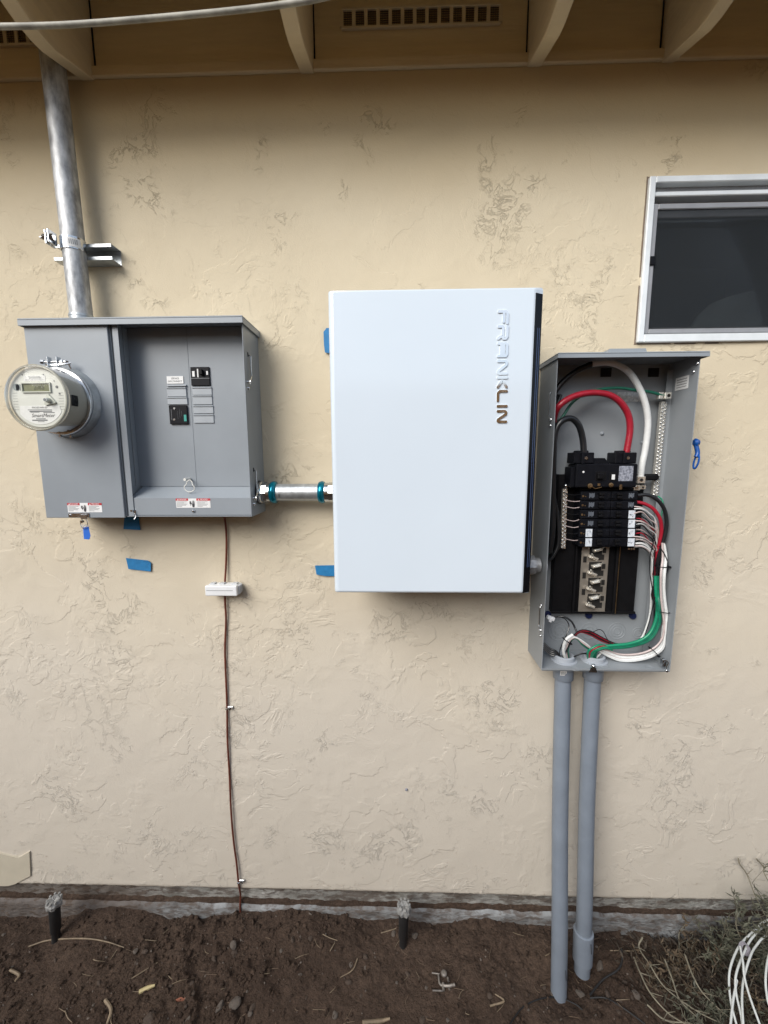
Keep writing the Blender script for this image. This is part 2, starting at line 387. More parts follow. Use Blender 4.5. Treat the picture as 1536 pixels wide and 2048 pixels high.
    m2 = n.new('ShaderNodeMix'); m2.data_type = 'RGBA'; m2.inputs['B'].default_value = (.36, .32, .26, 1)
    l.new(st, m2.inputs['Factor']); l.new(mx.outputs['Result'], m2.inputs['A'])
    m3 = n.new('ShaderNodeMix'); m3.data_type = 'RGBA'; m3.inputs['B'].default_value = (.30, .22, .16, 1)
    sp = M('MULTIPLY', rng_(noise(60, 4, .6, 0, (3, 0, 3)), .62, .72, 0, .6), rng_(sep.outputs['Z'], .5, .12))
    l.new(sp, m3.inputs['Factor']); l.new(m2.outputs['Result'], m3.inputs['A'])
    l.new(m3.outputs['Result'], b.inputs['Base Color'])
    return m
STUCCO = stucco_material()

WX0, WX1, WZ0, WZ1 = .676, 1.62, 1.912, 2.320            # window opening
BZ = .115
xs = grid_lines(-1.55, 1.36, .0045, -7, 7); zs = np.arange(BZ, 2.592+.002, .0045)
xs[np.argmin(abs(xs-WX0))] = WX0; xs[np.argmin(abs(xs-WX1))] = WX1; zs[np.argmin(abs(zs-WZ0))] = WZ0; zs[np.argmin(abs(zs-WZ1))] = WZ1; zs[-1] = 2.592
X, Z = np.meshgrid(xs, zs, indexing='ij'); nx, nz = X.shape
jit = (fbm(xs*30, xs*0+2, 4, 5, .7)-.5)*.012-.004*(fbm(xs*4, xs*0, 2, 8)-.5)
fall = np.clip(1-(Z-BZ)/.02, 0, 1); Z = Z+jit[:, None]*fall
Yv = np.zeros_like(X)+.004*np.clip(1-(Z-BZ)/.006, 0, 1)
V = np.stack([X, Yv, Z], -1).reshape(-1, 3); idx = np.arange(nx*nz).reshape(nx, nz)
Fq = np.stack([idx[:-1, :-1], idx[1:, :-1], idx[1:, 1:], idx[:-1, 1:]], -1).reshape(-1, 4)
xc = ((xs[:-1]+xs[1:])/2)[:, None]*np.ones(nz-1); zc = ((zs[:-1]+zs[1:])/2)[None, :]*np.ones((nx-1, 1))
keep = ~((xc > WX0) & (xc < WX1) & (zc > WZ0) & (zc < WZ1)); Fq = Fq[keep.ravel()]
# bottom return of the plaster
nb = len(V); back = np.stack([xs, np.full_like(xs, .03), BZ+jit], -1); V = np.vstack([V, back]); bi = nb+np.arange(nx)
Fq = np.vstack([Fq, np.stack([bi[:-1], bi[1:], idx[1:, 0], idx[:-1, 0]], -1)])
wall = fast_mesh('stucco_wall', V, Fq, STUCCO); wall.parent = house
# wall core behind the plaster (above footing), with the opening
mb = MB(); mb.box(-7, WX0, .032, .2, .1, 2.6); mb.box(WX1, 7, .032, .2, .1, 2.6); mb.box(WX0, WX1, .032, .2, .1, WZ0); mb.box(WX0, WX1, .032, .2, WZ1, 2.6)
mb.build('wall_core', WOODB, house)
# smooth plaster patch at lower left with a curling lower lip
p = [at(-60, 1690), at(40, 1712), at(62, 1700), at(64, 1748), at(34, 1764), at(20, 1768), at(-60, 1768)]
pts = [(q[0], q[2]) for q in p]
PATCH = mat('patch_plaster', (.49, .45, .36), .8, var=.06, vscale=12, bump=.002, bscale=14)
mb = MB(); mb.prism(pts, -.007, .02); o = mb.build('plaster_patch', PATCH, house)

# foundation: upper face, dirt ledge, lower footing
def concrete(name, c1, c2, dirt):
    m = bpy.data.materials.new(name); m.use_nodes = True; t = m.node_tree; n = t.nodes; l = t.links; b = n['Principled BSDF']; b.inputs['Roughness'].default_value = .9
    c = n.new('ShaderNodeTexCoord')
    mp = n.new('ShaderNodeMapping'); mp.inputs['Scale'].default_value = (1, 1, 2.4); l.new(c.outputs['Object'], mp.inputs[0])
    def ns(s, d=6, off=0):
        x = n.new('ShaderNodeTexNoise'); x.inputs['Scale'].default_value = s; x.inputs['Detail'].default_value = d; x.inputs['Roughness'].default_value = .65
        q = n.new('ShaderNodeMapping'); q.inputs['Location'].default_value = (off, off, 0); l.new(mp.outputs[0], q.inputs[0]); l.new(q.outputs[0], x.inputs['Vector']); return x
    r = n.new('ShaderNodeValToRGB'); e = r.color_ramp.elements; e[0].position = .35; e[1].position = .65; e[0].color = (*c1, 1); e[1].color = (*c2, 1)
    l.new(ns(6).outputs[0], r.inputs[0])
    r2 = n.new('ShaderNodeValToRGB'); e = r2.color_ramp.elements; e[0].position = .46; e[1].position = .57; e[0].color = (0, 0, 0, 1); e[1].color = (1, 1, 1, 1)
    l.new(ns(22, 7, 3).outputs[0], r2.inputs[0])
    # dirt splashed heavier toward the left third, as the photo shows
    sp = n.new('ShaderNodeSeparateXYZ'); l.new(c.outputs['Object'], sp.inputs[0])
    mr = n.new('ShaderNodeMapRange'); mr.inputs['From Min'].default_value = -.78; mr.inputs['From Max'].default_value = -.95; mr.inputs['To Min'].default_value = .75; mr.inputs['To Max'].default_value = 1.0
    l.new(sp.outputs['X'], mr.inputs[0])
    mr2 = n.new('ShaderNodeMapRange'); mr2.inputs['From Min'].default_value = -.80; mr2.inputs['From Max'].default_value = -.92; mr2.inputs['To Min'].default_value = 0; mr2.inputs['To Max'].default_value = .72
    l.new(sp.outputs['X'], mr2.inputs[0])
    ml = n.new('ShaderNodeMath'); ml.operation = 'MULTIPLY'; l.new(r2.outputs[0], ml.inputs[0]); l.new(mr.outputs[0], ml.inputs[1])
    ma = n.new('ShaderNodeMath'); ma.operation = 'MAXIMUM'; l.new(ml.outputs[0], ma.inputs[0]); l.new(mr2.outputs[0], ma.inputs[1])
    mx = n.new('ShaderNodeMix'); mx.data_type = 'RGBA'; mx.inputs['B'].default_value = (*dirt, 1); l.new(ma.outputs[0], mx.inputs['Factor']); l.new(r.outputs[0], mx.inputs['A'])
    l.new(mx.outputs['Result'], b.inputs['Base Color'])
    bp = n.new('ShaderNodeBump'); bp.inputs['Distance'].default_value = .008; l.new(ns(40, 8, 1).outputs[0], bp.inputs['Height']); l.new(bp.outputs[0], b.inputs['Normal'])
    return m
CONC = concrete('foundation_concrete', (.15, .145, .13), (.40, .40, .38), (.085, .062, .048))
CONC2 = concrete('footing_concrete', (.12, .115, .11), (.32, .335, .345), (.10, .075, .06))
def strip(name, z0f, z1f, yf, m, jz=.004, jy=.004, seed=0):
    x = grid_lines(-1.6, 1.5, .008, -7, 7); z = np.linspace(0, 1, 14); A, B = np.meshgrid(x, z, indexing='ij')
    top = z1f+(fbm(A*25, B*0, 4, seed)-.5)*jz*2; Zz = z0f+(top-z0f)*B; Yy = yf+(fbm(A*30, Zz*30+5, 4, seed+3)-.5)*jy*2
    V = np.stack([A, Yy, Zz], -1).reshape(-1, 3); i = np.arange(A.size).reshape(A.shape)
    F = np.stack([i[:-1, :-1], i[1:, :-1], i[1:, 1:], i[:-1, 1:]], -1).reshape(-1, 4)
    nb = len(V); bk = np.stack([x, np.full_like(x, .06), top[:, 0]], -1); V = np.vstack([V, bk]); bi = nb+np.arange(len(x))
    F = np.vstack([F, np.stack([i[:-1, -1], i[1:, -1], bi[1:], bi[:-1]], -1)])
    o = fast_mesh(name, V, F, m); o.parent = house; return o
strip('foundation', .03, .135, .018, CONC, .001, .005, 11)
strip('footing', -.15, .042, .001, CONC2, .006, .006, 17)
strip('footing_dirt', -.1, .056, .010, SOIL, .007, .003, 23)

# eave: rafters, blocking, sheathing, fascia
YO = -.26
slope = math.tan(math.radians(16))
mb = MB()
mb.box(-7, 7, .004, .05, 2.595, 2.80, 0)
blk = mb.build('blocking_board', WOODB, house)
mb = MB(); mb.box(-7, 7, -.010, .03, 2.593, 2.618, .002)
mb.build('frieze_trim', WOODB, house)
mb = MB(); mb.prism([(.25, 2.800+.25*slope), (YO, 2.800+YO*slope), (YO, 2.83+YO*slope), (.25, 2.83+.25*slope)], -7, 7, 'X')
# plank joints are grooves of the sheathing
mb.build('roof_sheathing', WOODB, house)
mb = MB(); mb.prism([(.25, 2.832+.25*slope), (YO-.03, 2.832+(YO-.03)*slope), (YO-.03, 2.85+(YO-.03)*slope), (.25, 2.85+.25*slope)], -7, 7, 'X')
mb.build('roof_shingles', SHING, house)
mb = MB(); mb.box(-7, 7, YO-.028, YO-.002, 2.565, 2.80+YO*slope+.02, .003)
mb.build('fascia', WOOD, house)
for xr in (-1.42, -.811, -.227, .359, .697, 1.30):
    w2 = .0175 if xr != .697 else .0155
    mb = MB()
    poly = [(.02, 2.598), (-.07, 2.566), (-.13, 2.545), (-.16, 2.541), (-.2, 2.543), (YO, 2.56), (YO, 2.797+YO*slope), (.02, 2.797+.02*slope)]
    mb.prism(poly, xr-w2, xr+w2, 'X')
    r = mb.build('rafter', WOOD, house)
    b2 = r.modifiers.new('b', 'BEVEL'); b2.width = .0025; b2.segments = 2
# dark gaps where blocking meets rafters
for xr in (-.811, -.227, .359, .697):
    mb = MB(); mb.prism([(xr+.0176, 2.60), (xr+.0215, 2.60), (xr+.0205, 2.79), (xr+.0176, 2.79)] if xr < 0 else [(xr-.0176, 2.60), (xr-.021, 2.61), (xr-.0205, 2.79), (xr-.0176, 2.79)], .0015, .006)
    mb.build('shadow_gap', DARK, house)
def vent(x0, x1, z0, z1):
    mb = MB(); f = .006
    mb.box(x0, x1, -.004, .004, z0, z0+f, .001); mb.box(x0, x1, -.004, .004, z1-f, z1, .001)
    n = 13; p = (x1-x0)/n
    for k in range(n+1): mb.box(x0+k*p-.0045, x0+k*p+.0045, -.003, .004, z0+f, z1-f)
    v = mb.build('vent', WOOD, house)
    mb = MB()
    for k in range(7): zz = z0+f+(z1-z0-2*f)*(k+.5)/7; mb.box(x0+.003, x1-.003, -.0005, .0008, zz-.0006, zz+.0006)
    for k in range(int((x1-x0)/.006)): xx = x0+.003+k*.006; mb.box(xx-.0004, xx+.0004, .0009, .0019, z0+f, z1-f)
    mb.build('vent_screen', SCREEN, v)
    mb = MB(); mb.box(x0+.002, x1-.002, .0022, .0035, z0+f/2, z1-f/2); mb.build('vent_backing', mat('vent_shade', (.34, .24, .13), .9) if x0 > -.5 else bpy.data.materials['vent_shade'], v)
vent(-.135, .270, 2.688, 2.735); vent(-1.30, -.90, 2.675, 2.722)

# window
wf = MB(); o = .008
fx0, fx1, fz0, fz1 = WX0-.006, WX1+.006, WZ0-.004, WZ1+.004; fw = .024
def frame4(mb, x0, x1, z0, z1, w, y0, y1, bev=.002, wb=None):
    wb = wb or w
    mb.box(x0, x0+w, y0, y1, z0, z1, bev); mb.box(x1-w, x1, y0, y1, z0, z1, bev)
    mb.box(x0+w, x1-w, y0+.0004, y1, z1-w, z1, bev); mb.box(x0+w, x1-w, y0+.0004, y1, z0, z0+wb, bev); return mb
frame4(wf, fx0, fx1, fz0, fz1, .0165, -.012, .03, wb=.021)
window = wf.build('window', FRAME, house)
mb = MB(); mb.box(fx0+.017, fx1-.017, -.003, .03, fz1-.045, fz1-.033, .002); mb.build('head_track', FRAME, window); mb = MB(); mb.box(fx0+.017, fx1-.017, .010, .034, fz1-.030, fz1-.0167, .001); mb.build('head_recess', FRAMEG, window)
mb = MB(); frame4(mb, fx0+.0170, fx1-.3, fz0+.0235, fz1-.063, .0145, -.005, .004, .002, wb=.013); mb.build('screen_frame', FRAMEG, window)
mb = MB(); mb.box(fx0+.018, fx0+.0325, -.009, -.004, 2.107, 2.130, .0015); mb.build('latch', BLACKP, window)
mb = MB(); mb.box(fx0+.02, fx1-.02, .02, .030, fz0+.021, fz0+.036, .001); frame4(mb, fx0+.021, fx1-.021, fz0+.022, fz1-.048, .03, .036, .05, .002); mb.build('sash', FRAMEG, window)
# insect screen: fine weave, partly see-through
sm = bpy.data.materials.new('insect_screen'); sm.use_nodes = True; t = sm.node_tree; n = t.nodes; l = t.links
tr = n.new('ShaderNodeBsdfTransparent'); df = n.new('ShaderNodeBsdfDiffuse'); ms = n.new('ShaderNodeMixShader'); c = n.new('ShaderNodeTexCoord'); ns_ = n.new('ShaderNodeTexNoise')
ns_.inputs['Scale'].default_value = 7; l.new(c.outputs['Object'], ns_.inputs['Vector']); mr = n.new('ShaderNodeMapRange'); mr.inputs['To Min'].default_value = .40; mr.inputs['To Max'].default_value = .62
l.new(ns_.outputs[0], mr.inputs[0]); l.new(mr.outputs[0], ms.inputs[0]); df.inputs[0].default_value = (.030, .034, .038, 1)
l.new(tr.outputs[0], ms.inputs[1]); l.new(df.outputs[0], ms.inputs[2]); l.new(ms.outputs[0], n['Material Output'].inputs[0])
mb = MB(); mb.box(fx0+.03, fx1-.31, -.0005, .0005, fz0+.034, fz1-.075); mb.build('insect_screen', sm, window)
gm = bpy.data.materials.new('window_glass'); gm.use_nodes = True; t = gm.node_tree; n = t.nodes; l = t.links
tr = n.new('ShaderNodeBsdfTransparent'); tr.inputs[0].default_value = (.93, .95, .95, 1); gl = n.new('ShaderNodeBsdfGlossy'); gl.inputs['Roughness'].default_value = .04; fr = n.new('ShaderNodeFresnel'); ms = n.new('ShaderNodeMixShader')
l.new(fr.outputs[0], ms.inputs[0]); l.new(tr.outputs[0], ms.inputs[1]); l.new(gl.outputs[0], ms.inputs[2]); l.new(ms.outputs[0], n['Material Output'].inputs[0])
mb = MB(); mb.box(fx0+.045, fx1-.045, .041, .045, fz0+.045, fz1-.07); mb.build('glass', gm, window)
mb = MB(); mb.box(WX0-.2, WX1+.2, 1.2, 1.22, 1.5, 2.6); mb.box(WX0-.2, WX0-.18, .2, 1.2, 1.5, 2.6); mb.box(WX1+.18, WX1+.2, .2, 1.2, 1.5, 2.6); mb.box(WX0-.2, WX1+.2, .2, 1.2, 1.48, 1.5); mb.box(WX0-.2, WX1+.2, .2, 1.2, 2.6, 2.62)
mb.build('room_interior', mat('room_dark', (.05, .055, .06), .9), house)
# made-up pale curved shape just inside the glass, standing for a pale patch
pts = [at(1385, 652, .09), at(1400, 628, .09), at(1425, 606, .09), at(1460, 592, .09), at(1500, 582, .09), at(1560, 578, .09), at(1800, 575, .09), at(1800, 680, .09), at(1380, 680, .09)]
mb = MB(); mb.prism([(q[0], q[2]) for q in pts], .09, .10); o = mb.build('pale_shape', mat('pale_shape_grey', (.62, .68, .70), .9), None)
tag(o, 'pale grey curved shape showing dimly at the lower right behind the dark window screen', 'pale_shape')

# thin caulk line round window
mb = MB(); frame4(mb, fx0-.004, fx1+.004, fz0-.004, fz1+.004, .004, -.002, .01, 0); mb.build('caulk_line', mat('caulk', (.16, .12, .09), .8), house)

# ------------------------------------------------------------------ meter cabinet (left)
D = -.12
LX0, LX1, LZ0, LZ1 = -.958, -.389, 1.438, 1.952
cab = thing('meter_cabinet', 'wide grey steel meter and service cabinet with open right bay under its rain lid', 'electrical cabinet', ((LX0+LX1)/2, 0, LZ0))
mb = MB(); T = .002
mb.box(LX0, -.737, D+.004, -.001, LZ0, LZ1-.004, .0015)                     # left housing
mb.box(LX1-T, LX1, D, -.001, LZ0, LZ1-.004, .0006)                          # right side sheet
mb.box(-.737, LX1-T-.0002, -.006, -.001, LZ0, LZ1-.004)                     # back
mb.box(-.737, LX1-T-.0002, D+.004, -.0062, LZ0, LZ0+T)                      # bottom
mb.box(-.730, -.7285, D+.001, -.0062, LZ0+T, LZ1-.006, .0004)               # inner left wall
mb.box(-.7284, -.714, D+.0005, D+.002, LZ0+T, LZ1-.006, .0004)
cabb = mb.build('cabinet_body', GREY, cab)
mb = MB(); mb.box(LX0-.001, -.739, D-.003, D+.0038, LZ0-.002, LZ1-.012, .0018, 2); cover = mb.build('meter_cover', GREY, cab)
mb = MB(); mb.box(LX0-.006, LX1+.006, D-.014, .0, LZ1-.003, LZ1+.001, .001); mb.box(LX0-.006, LX1+.006, D-.014, D-.011, LZ1-.017, LZ1-.0032, .0006)
mb.box(LX1+.0035, LX1+.006, D-.0105, -.001, LZ1-.017, LZ1-.0032, .0005); mb.box(LX0-.006, LX0-.0035, D-.0105, -.001, LZ1-.017, LZ1-.0032, .0005)
lid = mb.build('rain_lid', GREYLID, cab)
# dead front, two leaves with a seam and a raised joggle
DF = -.060
mb = MB(); xm = at(376, 700, DF)[0]
mb.box(-.7284, xm-.0008, DF, DF+.0015, 1.517, LZ1-.004, .0006); mb.box(xm+.0008, LX1-T-.001, DF-.0012, DF+.0005, 1.517, LZ1-.004, .0005)
mb.box(xm-.0008, xm+.0008, DF+.0008, DF+.0012, 1.517, LZ1-.004)
dfp = mb.build('dead_front', GREY, cab)
# vertical hinge strip beside the dead front
mb = MB(); mb.box(-.7282, -.7262, DF-.022, DF-.0204, 1.52, LZ1-.006); mb.cyl((-.7265, DF-.0205, 1.53), (-.7265, DF-.0205, LZ1-.01), .0016, n=8); mb.build('hinge', GREYIN, cab)
# sloping shelf + lower face
mb = MB(); x0, x1 = -.722, LX1-T-.001
mb.prism([(DF, 1.5165), (D+.003, 1.4895), (D+.003, 1.443), (D+.0045, 1.443), (D+.0045, 1.4888), (DF+.001, 1.5152)], x0, x1, 'X')
mb.box(x0-.008, x1, D+.001, D+.006, 1.4385, 1.4415, .0006)
mb.build('lower_cover', GREY, cab)
mb = MB(); q = at(386, 1022, D); mb.lathe((q[0], D+.003, q[2]), (0, -.004, 0), [(0, .005), (.6, .0045), (1, .002)], 14); mb.build('screw', ZINC, cab)
mb = MB(); q = at(378, 975, D-.004); c = np.array([q[0], D-.004+.03, q[2]])
q = at(379, 968, -.092)
loop = [at(379+dx, 968+dy, -.095-.004*(dy > 0)) for dx, dy in ((0, -8), (-5, -4), (-6, 0), (-10, 5), (-9, 11), (-1, 16), (8, 13), (10, 7), (6, 1), (5, -4))]
mb.tube(loop, .0013, 6, closed=True); mb.lathe(at(380, 958, -.062), (0, -.03, 0), [(0, .004), (1, .004)], 10); mb.build('pull_ring', mat('pale_ring', (.62, .62, .58), .4), cab)
# filler strips and breakers
def face_box(mb, px0, py0, px1, py1, yf, yb, bev=.0006):
    a = at(px0, py0, yf); b = at(px1, py1, yf); mb.box(min(a[0], b[0]), max(a[0], b[0]), yf, yb, min(a[2], b[2]), max(a[2], b[2]), bev); return mb
LF = mat('filler_edge', (.33, .36, .39), .35)
def filler(px0, py0, px1, py1):
    mb = MB(); face_box(mb, px0, py0, px1, py1, DF-.004, DF-.0005, .0009)
    a = at(px0, py0, DF-.004); b = at(px1, py1, DF-.004); mb.box(a[0], b[0], DF-.0062, DF-.0036, a[2]-.0035, a[2]-.0004, .0009)
    mb.build('filler_plate', LF, cab)
for (a, b, c_, d_) in ((333, 775, 373, 793), (334, 794, 375, 809), (384, 774, 424, 790), (385, 791, 425, 809), (386, 811, 427, 827), (387, 829, 428, 846)): filler(a, b, c_, d_)
def cab_breaker(px0, py0, px1, py1, kind):
    mb = MB(); face_box(mb, px0, py0, px1, py1, DF-.006, DF-.0005, .001); b_ = mb.build('breaker', BLACKP, cab)
    W = px1-px0; Hh = py1-py0
    mb = MB(); 
    if kind == 0:
        face_box(mb, px0+W*.42, py0+Hh*.12, px0+W*.60, py0+Hh*.40, DF-.016, DF-.0062, .001); mb.build('toggle', BLACKM, b_)
        mb = MB(); face_box(mb, px0+W*.10, py0+Hh*.22, px0+W*.24, py0+Hh*.52, DF-.0066, DF-.006, 0); face_box(mb, px0+W*.34, py0+Hh*.10, px0+W*.43, py0+Hh*.55, DF-.0066, DF-.006, 0)
        face_box(mb, px0+W*.80, py0+Hh*.22, px0+W*.90, py0+Hh*.42, DF-.0066, DF-.006, 0); mb.each('marking', LBL, b_)
        mb = MB(); face_box(mb, px0+W*.03, py0+Hh*.6, px0+W*.97, py0+Hh*.62, DF-.0066, DF-.006, 0); mb.build('edge_line', INKG, b_)
    else:
        mb = MB(); face_box(mb, px0+W*.78, py0+Hh*.5, px0+W*.93, py0+Hh*.85, DF-.0066, DF-.006, 0); mb.build('green_mark', mat('green_mark', (.03, .28, .24), .4), b_)
        mb = MB()
        for yy in (.16, .76):
            q = at(px0+W*.30, py0+Hh*yy, DF-.006); mb.lathe(q, (0, -.0012, 0), [(0, .0032), (1, .0028)], 12)
        mb.each('screw', ZINC, b_)
        mb = MB()
        for k, xx in enumerate((.14, .46, .56, .66)): face_box(mb, px0+W*xx, py0+Hh*(.2+.1*(k % 2)), px0+W*(xx+.025), py0+Hh*(.8-.07*k), DF-.0065, DF-.006, 0)
        mb.build('fine_print', INKG, b_)
cab_breaker(380, 734, 420, 771, 0); cab_breaker(337, 811, 376, 848, 1)
# service disconnect label
q = at(352, 760, DF-.0012); mb = MB(); face_box(mb, 333, 752.5, 367, 767, DF-.002, DF-.0004, 0); sl = mb.build('service_label', LBL, cab)
mb = MB(); mb.text('SERVICE', .0062, at(350, 757.0, DF-.0022), ext=.0001); mb.text('DISCONNECT', .0062, at(350, 762.7, DF-.0022), ext=.0001); mb.build('lettering', INK, sl)
mb = MB(); face_box(mb, 333, 769, 372, 772.5, DF-.006, DF-.0005, .001); mb.build('filler_lip', LF, cab)
# danger labels
def danger(px0, py0, px1, py1, yf):
    a = at(px0, py0, yf); b = at(px1, py1, yf); x0, x1, z1, z0 = a[0], b[0], a[2], b[2]; W = x1-x0; H = z1-z0
    mb = MB(); mb.box(x0, x1, yf-.0004, yf, z0, z1); lb = mb.build('warning_label', LBL, cab)
    y = yf-.0007
    mb = MB(); mb.box(x0, x0+W*.36, y, yf-.0003, z1-H*.24, z1); mb.box(x0+W*.60, x1, y, yf-.0003, z1-H*.24, z1); mb.each('red_band', REDL, lb)
    mb = MB(); mb.text('DANGER', H*.21, (x0+W*.20, y-.0001, z1-H*.12)); mb.build('band_lettering', LBL, lb); mb = MB(); mb.text('PELIGRO', H*.21, (x0+W*.82, y-.0001, z1-H*.12)); mb.build('band_lettering', LBL, lb)
    for xx in (x0+W*.035, x0+W*.64): mb = MB(); mb.prism([(xx, z1-H*.2), (xx+H*.16, z1-H*.2), (xx+H*.08, z1-H*.05)], y-.0001, y); mb.build('warning_triangle', LBL, lb)
    mb = MB()
    for k, wv in enumerate((.30, .22, .31, .27, .15)):
        zz = z1-H*(.36+.12*k); mb.box(x0+W*.02, x0+W*(.02+wv), y, yf-.0003, zz-H*.02, zz+H*.02)
    mb.build('small_print', INKG, lb); mb = MB()
    for k, wv in enumerate((.30, .22, .31, .27, .15)):
        zz = z1-H*(.36+.12*k); mb.box(x0+W*.62, x0+W*(.62+wv), y, yf-.0003, zz-H*.02, zz+H*.02)
    mb.build('small_print', INKG, lb)
    cx, cz = x0+W*.50, z0+H*.40
    hand = [(-.05, -.34), (.07, -.34), (.10, -.05), (.09, .30), (.065, .30), (.06, .02), (.045, .02), (.04, .38), (.012, .38), (.008, .03), (-.005, .03), (-.012, .36), (-.038, .36), (-.038, .0), (-.055, .0), (-.07, .22), (-.09, .20), (-.075, -.15)]
    mb = MB(); mb.prism([(cx+u*H*1.6, cz+v*H) for u, v in hand], y, yf-.0003)
    mb.prism([(cx-H*.38, cz+H*.30), (cx-H*.20, cz+H*.30), (cx-H*.24, cz+H*.1), (cx-H*.12, cz+H*.1), (cx-H*.33, cz-H*.2), (cx-H*.28, cz), (cx-H*.38, cz+.0)], y, yf-.0003); mb.build('hand_symbol', INK, lb)
danger(134.5, 1006, 205, 1024.5, D-.0032); danger(351.5, 997, 421.5, 1015.5, D+.0028)
# hasp at bottom of the meter cover with seal tag
mb = MB(); a = at(136, 1026, D-.006); b = at(178, 1035, D-.006); mb.box(a[0], b[0], D-.0065, D-.0033, b[2], a[2], .001); mb.lathe((a[0]+.006, D-.0065, (a[2]+b[2])/2), (0, -.002, 0), [(0, .003), (1, .0025)], 10)
mb.box(b[0]-.022, b[0]-.004, D-.0095, D-.006, b[2]-.004, a[2]-.004, .001); mb.build('hasp', ZINC, cab)
# side latch rods
def side_latch(py0, py1, up=True):
    x = LX1+.003; ymid = D+.030
    def S(z, y, e=0): return (x+e, y, z)
    z1 = at(493, py0, ymid)[2]; z0 = at(493, py1, ymid)[2]
    mb = MB(); mb.tube([(x-.004, ymid+.002, z1), S(z1, ymid, .004), S(z1-.02, ymid, .004), S((z0+z1)/2, ymid, .004), S(z0+.022, ymid+.001, .004), S(z0+.010, ymid-.012, .005), S(z0, ymid-.013, .005)], .0022, 7)
    mb.lathe((LX1, ymid-.010, z0+.006), (.005, 0, 0), [(0, .005), (.7, .0045), (1, .002)], 12); mb.lathe((LX1, ymid-.010, z0-.010), (.005, 0, 0), [(0, .0045), (.7, .004), (1, .002)], 12)
    o = mb.build('side_latch', ZINC, cab)
    mb = MB(); mb.box(LX1-.0005, LX1+.0008, ymid-.003, ymid+.003, z1-.002, z1+.009); mb.build('slot', DARK, o)
side_latch(712, 770); side_latch(942, 1000)
mb = MB(); a = at(268, 1022, D+.004); mb.box(a[0]-.004, a[0]+.006, D+.001, D+.012, a[2]-.010, a[2]+.004, .001); mb.lathe((a[0], D-.002, a[2]+.002), (0, -.006, 0), [(0, .003), (1, .003)], 8)
mb.tube([(a[0]+.004, D, a[2]-.006), (a[0]+.008, D-.002, a[2]-.014), (a[0]+.004, D-.004, a[2]-.022)], .0012, 6); mb.build('corner_latch', ZINC, cab)

# wire seal tag hanging from hasp
tg = thing('seal_tag', 'clear plastic seal tag with a blue tape strip hanging below the meter cabinet', 'tag', tuple(at(172, 1075, D)))
mb = MB(); ring = [at(168+7*math.cos(t), 1047+10*math.sin(t), D-.008) for t in np.linspace(0, 2*math.pi, 12, endpoint=False)]
mb.tube(ring, .0009, 6, closed=True); mb.lathe(at(166, 1043, D-.006), (0, -.006, 0), [(0, .004), (1, .004)], 12); mb.build('wire_ring', ZINC, tg)
CLR = mat('clear_tag', (.6, .6, .6), .2, alpha=.35)
mb = MB(); face_box(mb, 162, 1049, 180, 1078, D-.004, D-.0025, .0006); mb.build('clear_sleeve', CLR, tg)
pp = [at(166, 1055, D-.005), at(177, 1053, D-.005), at(181, 1072, D-.005), at(178, 1079, D-.005), at(168, 1078, D-.005)]
mb = MB(); mb.prism([(q[0], q[2]) for q in pp], D-.0052, D-.0046); mb.build('tape_strip', mat('bright_blue_tape', (.02, .13, .55), .5), tg)

# ------------------------------------------------------------------ electric meter
MC = at(137, 806, D); mx_, mz_ = MC[0], MC[2]
R0 = .0775
met = thing('electric_meter', 'round clear-domed electric meter with digital display plugged into the left of the cabinet', 'electric meter', (mx_, D-.003, mz_-.08))
mb = MB(); mb.lathe((mx_, D-.003, mz_), (0, -1, 0), [(0, .091), (.004, .091), (.010, .0865), (.016, .0860), (.020, .084), (.020, .070)], 56, cap=False); sock = mb.build('socket_ring', GALV, met)
mb = MB(); mb.lathe((mx_, D-.022, mz_), (0, -1, 0), [(0, .080), (0, .0845), (.003, .0865), (.010, .0865), (.013, .0845), (.013, .078)], 56, cap=False); mb.build('sealing_ring', ZINC, met)
mb = MB(); mb.lathe((mx_, D-.03, mz_), (0, -1, 0), [(0, .077), (.030, .0765), (.058, .0755), (.058, .070), (.054, .0695)], 56, cap=False); mb.build('base_shell', METERS, met)
mb = MB(); mb.lathe((mx_, D-.086, mz_), (0, -1, 0), [(0, .0001), (0, .0695), (.004, .0695), (.0045, .066), (.0045, .0001)], 56, cap=False); plate = mb.build('face_plate', METERP, met)
# polycarbonate dome
dm = bpy.data.materials.new('clear_dome'); dm.use_nodes = True; t = dm.node_tree; n = t.nodes; l = t.links
tr = n.new('ShaderNodeBsdfTransparent'); tr.inputs[0].default_value = (.95, .95, .93, 1); gl = n.new('ShaderNodeBsdfGlossy'); gl.inputs['Roughness'].default_value = .05
lw = n.new('ShaderNodeLayerWeight'); lw.inputs['Blend'].default_value = .12; ms = n.new('ShaderNodeMixShader')
l.new(lw.outputs['Fresnel'], ms.inputs[0]); l.new(tr.outputs[0], ms.inputs[1]); l.new(gl.outputs[0], ms.inputs[2]); l.new(ms.outputs[0], n['Material Output'].inputs[0])
mb = MB(); mb.lathe((mx_, D-.032, mz_), (0, -1, 0), [(0, .0800), (.063, R0+.0005), (.068, R0-.001), (.070, R0-.004), (.0702, .0001)], 64, cap=False); mb.build('glass_dome', dm, met)
mb = MB(); mb.lathe((mx_, D-.093, mz_), (0, -1, 0), [(0, R0+.0008), (.004, R0+.0012), (.0065, R0-.0005), (.0068, R0-.0035), (.004, R0-.004), (0, R0-.0035)], 64, cap=False); mb.build('dome_rim', mat('dome_rim', (.46, .46, .40), .25, var=.05, alpha=.75), met)
yp = D-.0908
def mp_(u, v): return (mx_+u, yp, mz_+v)      # face coords, metres
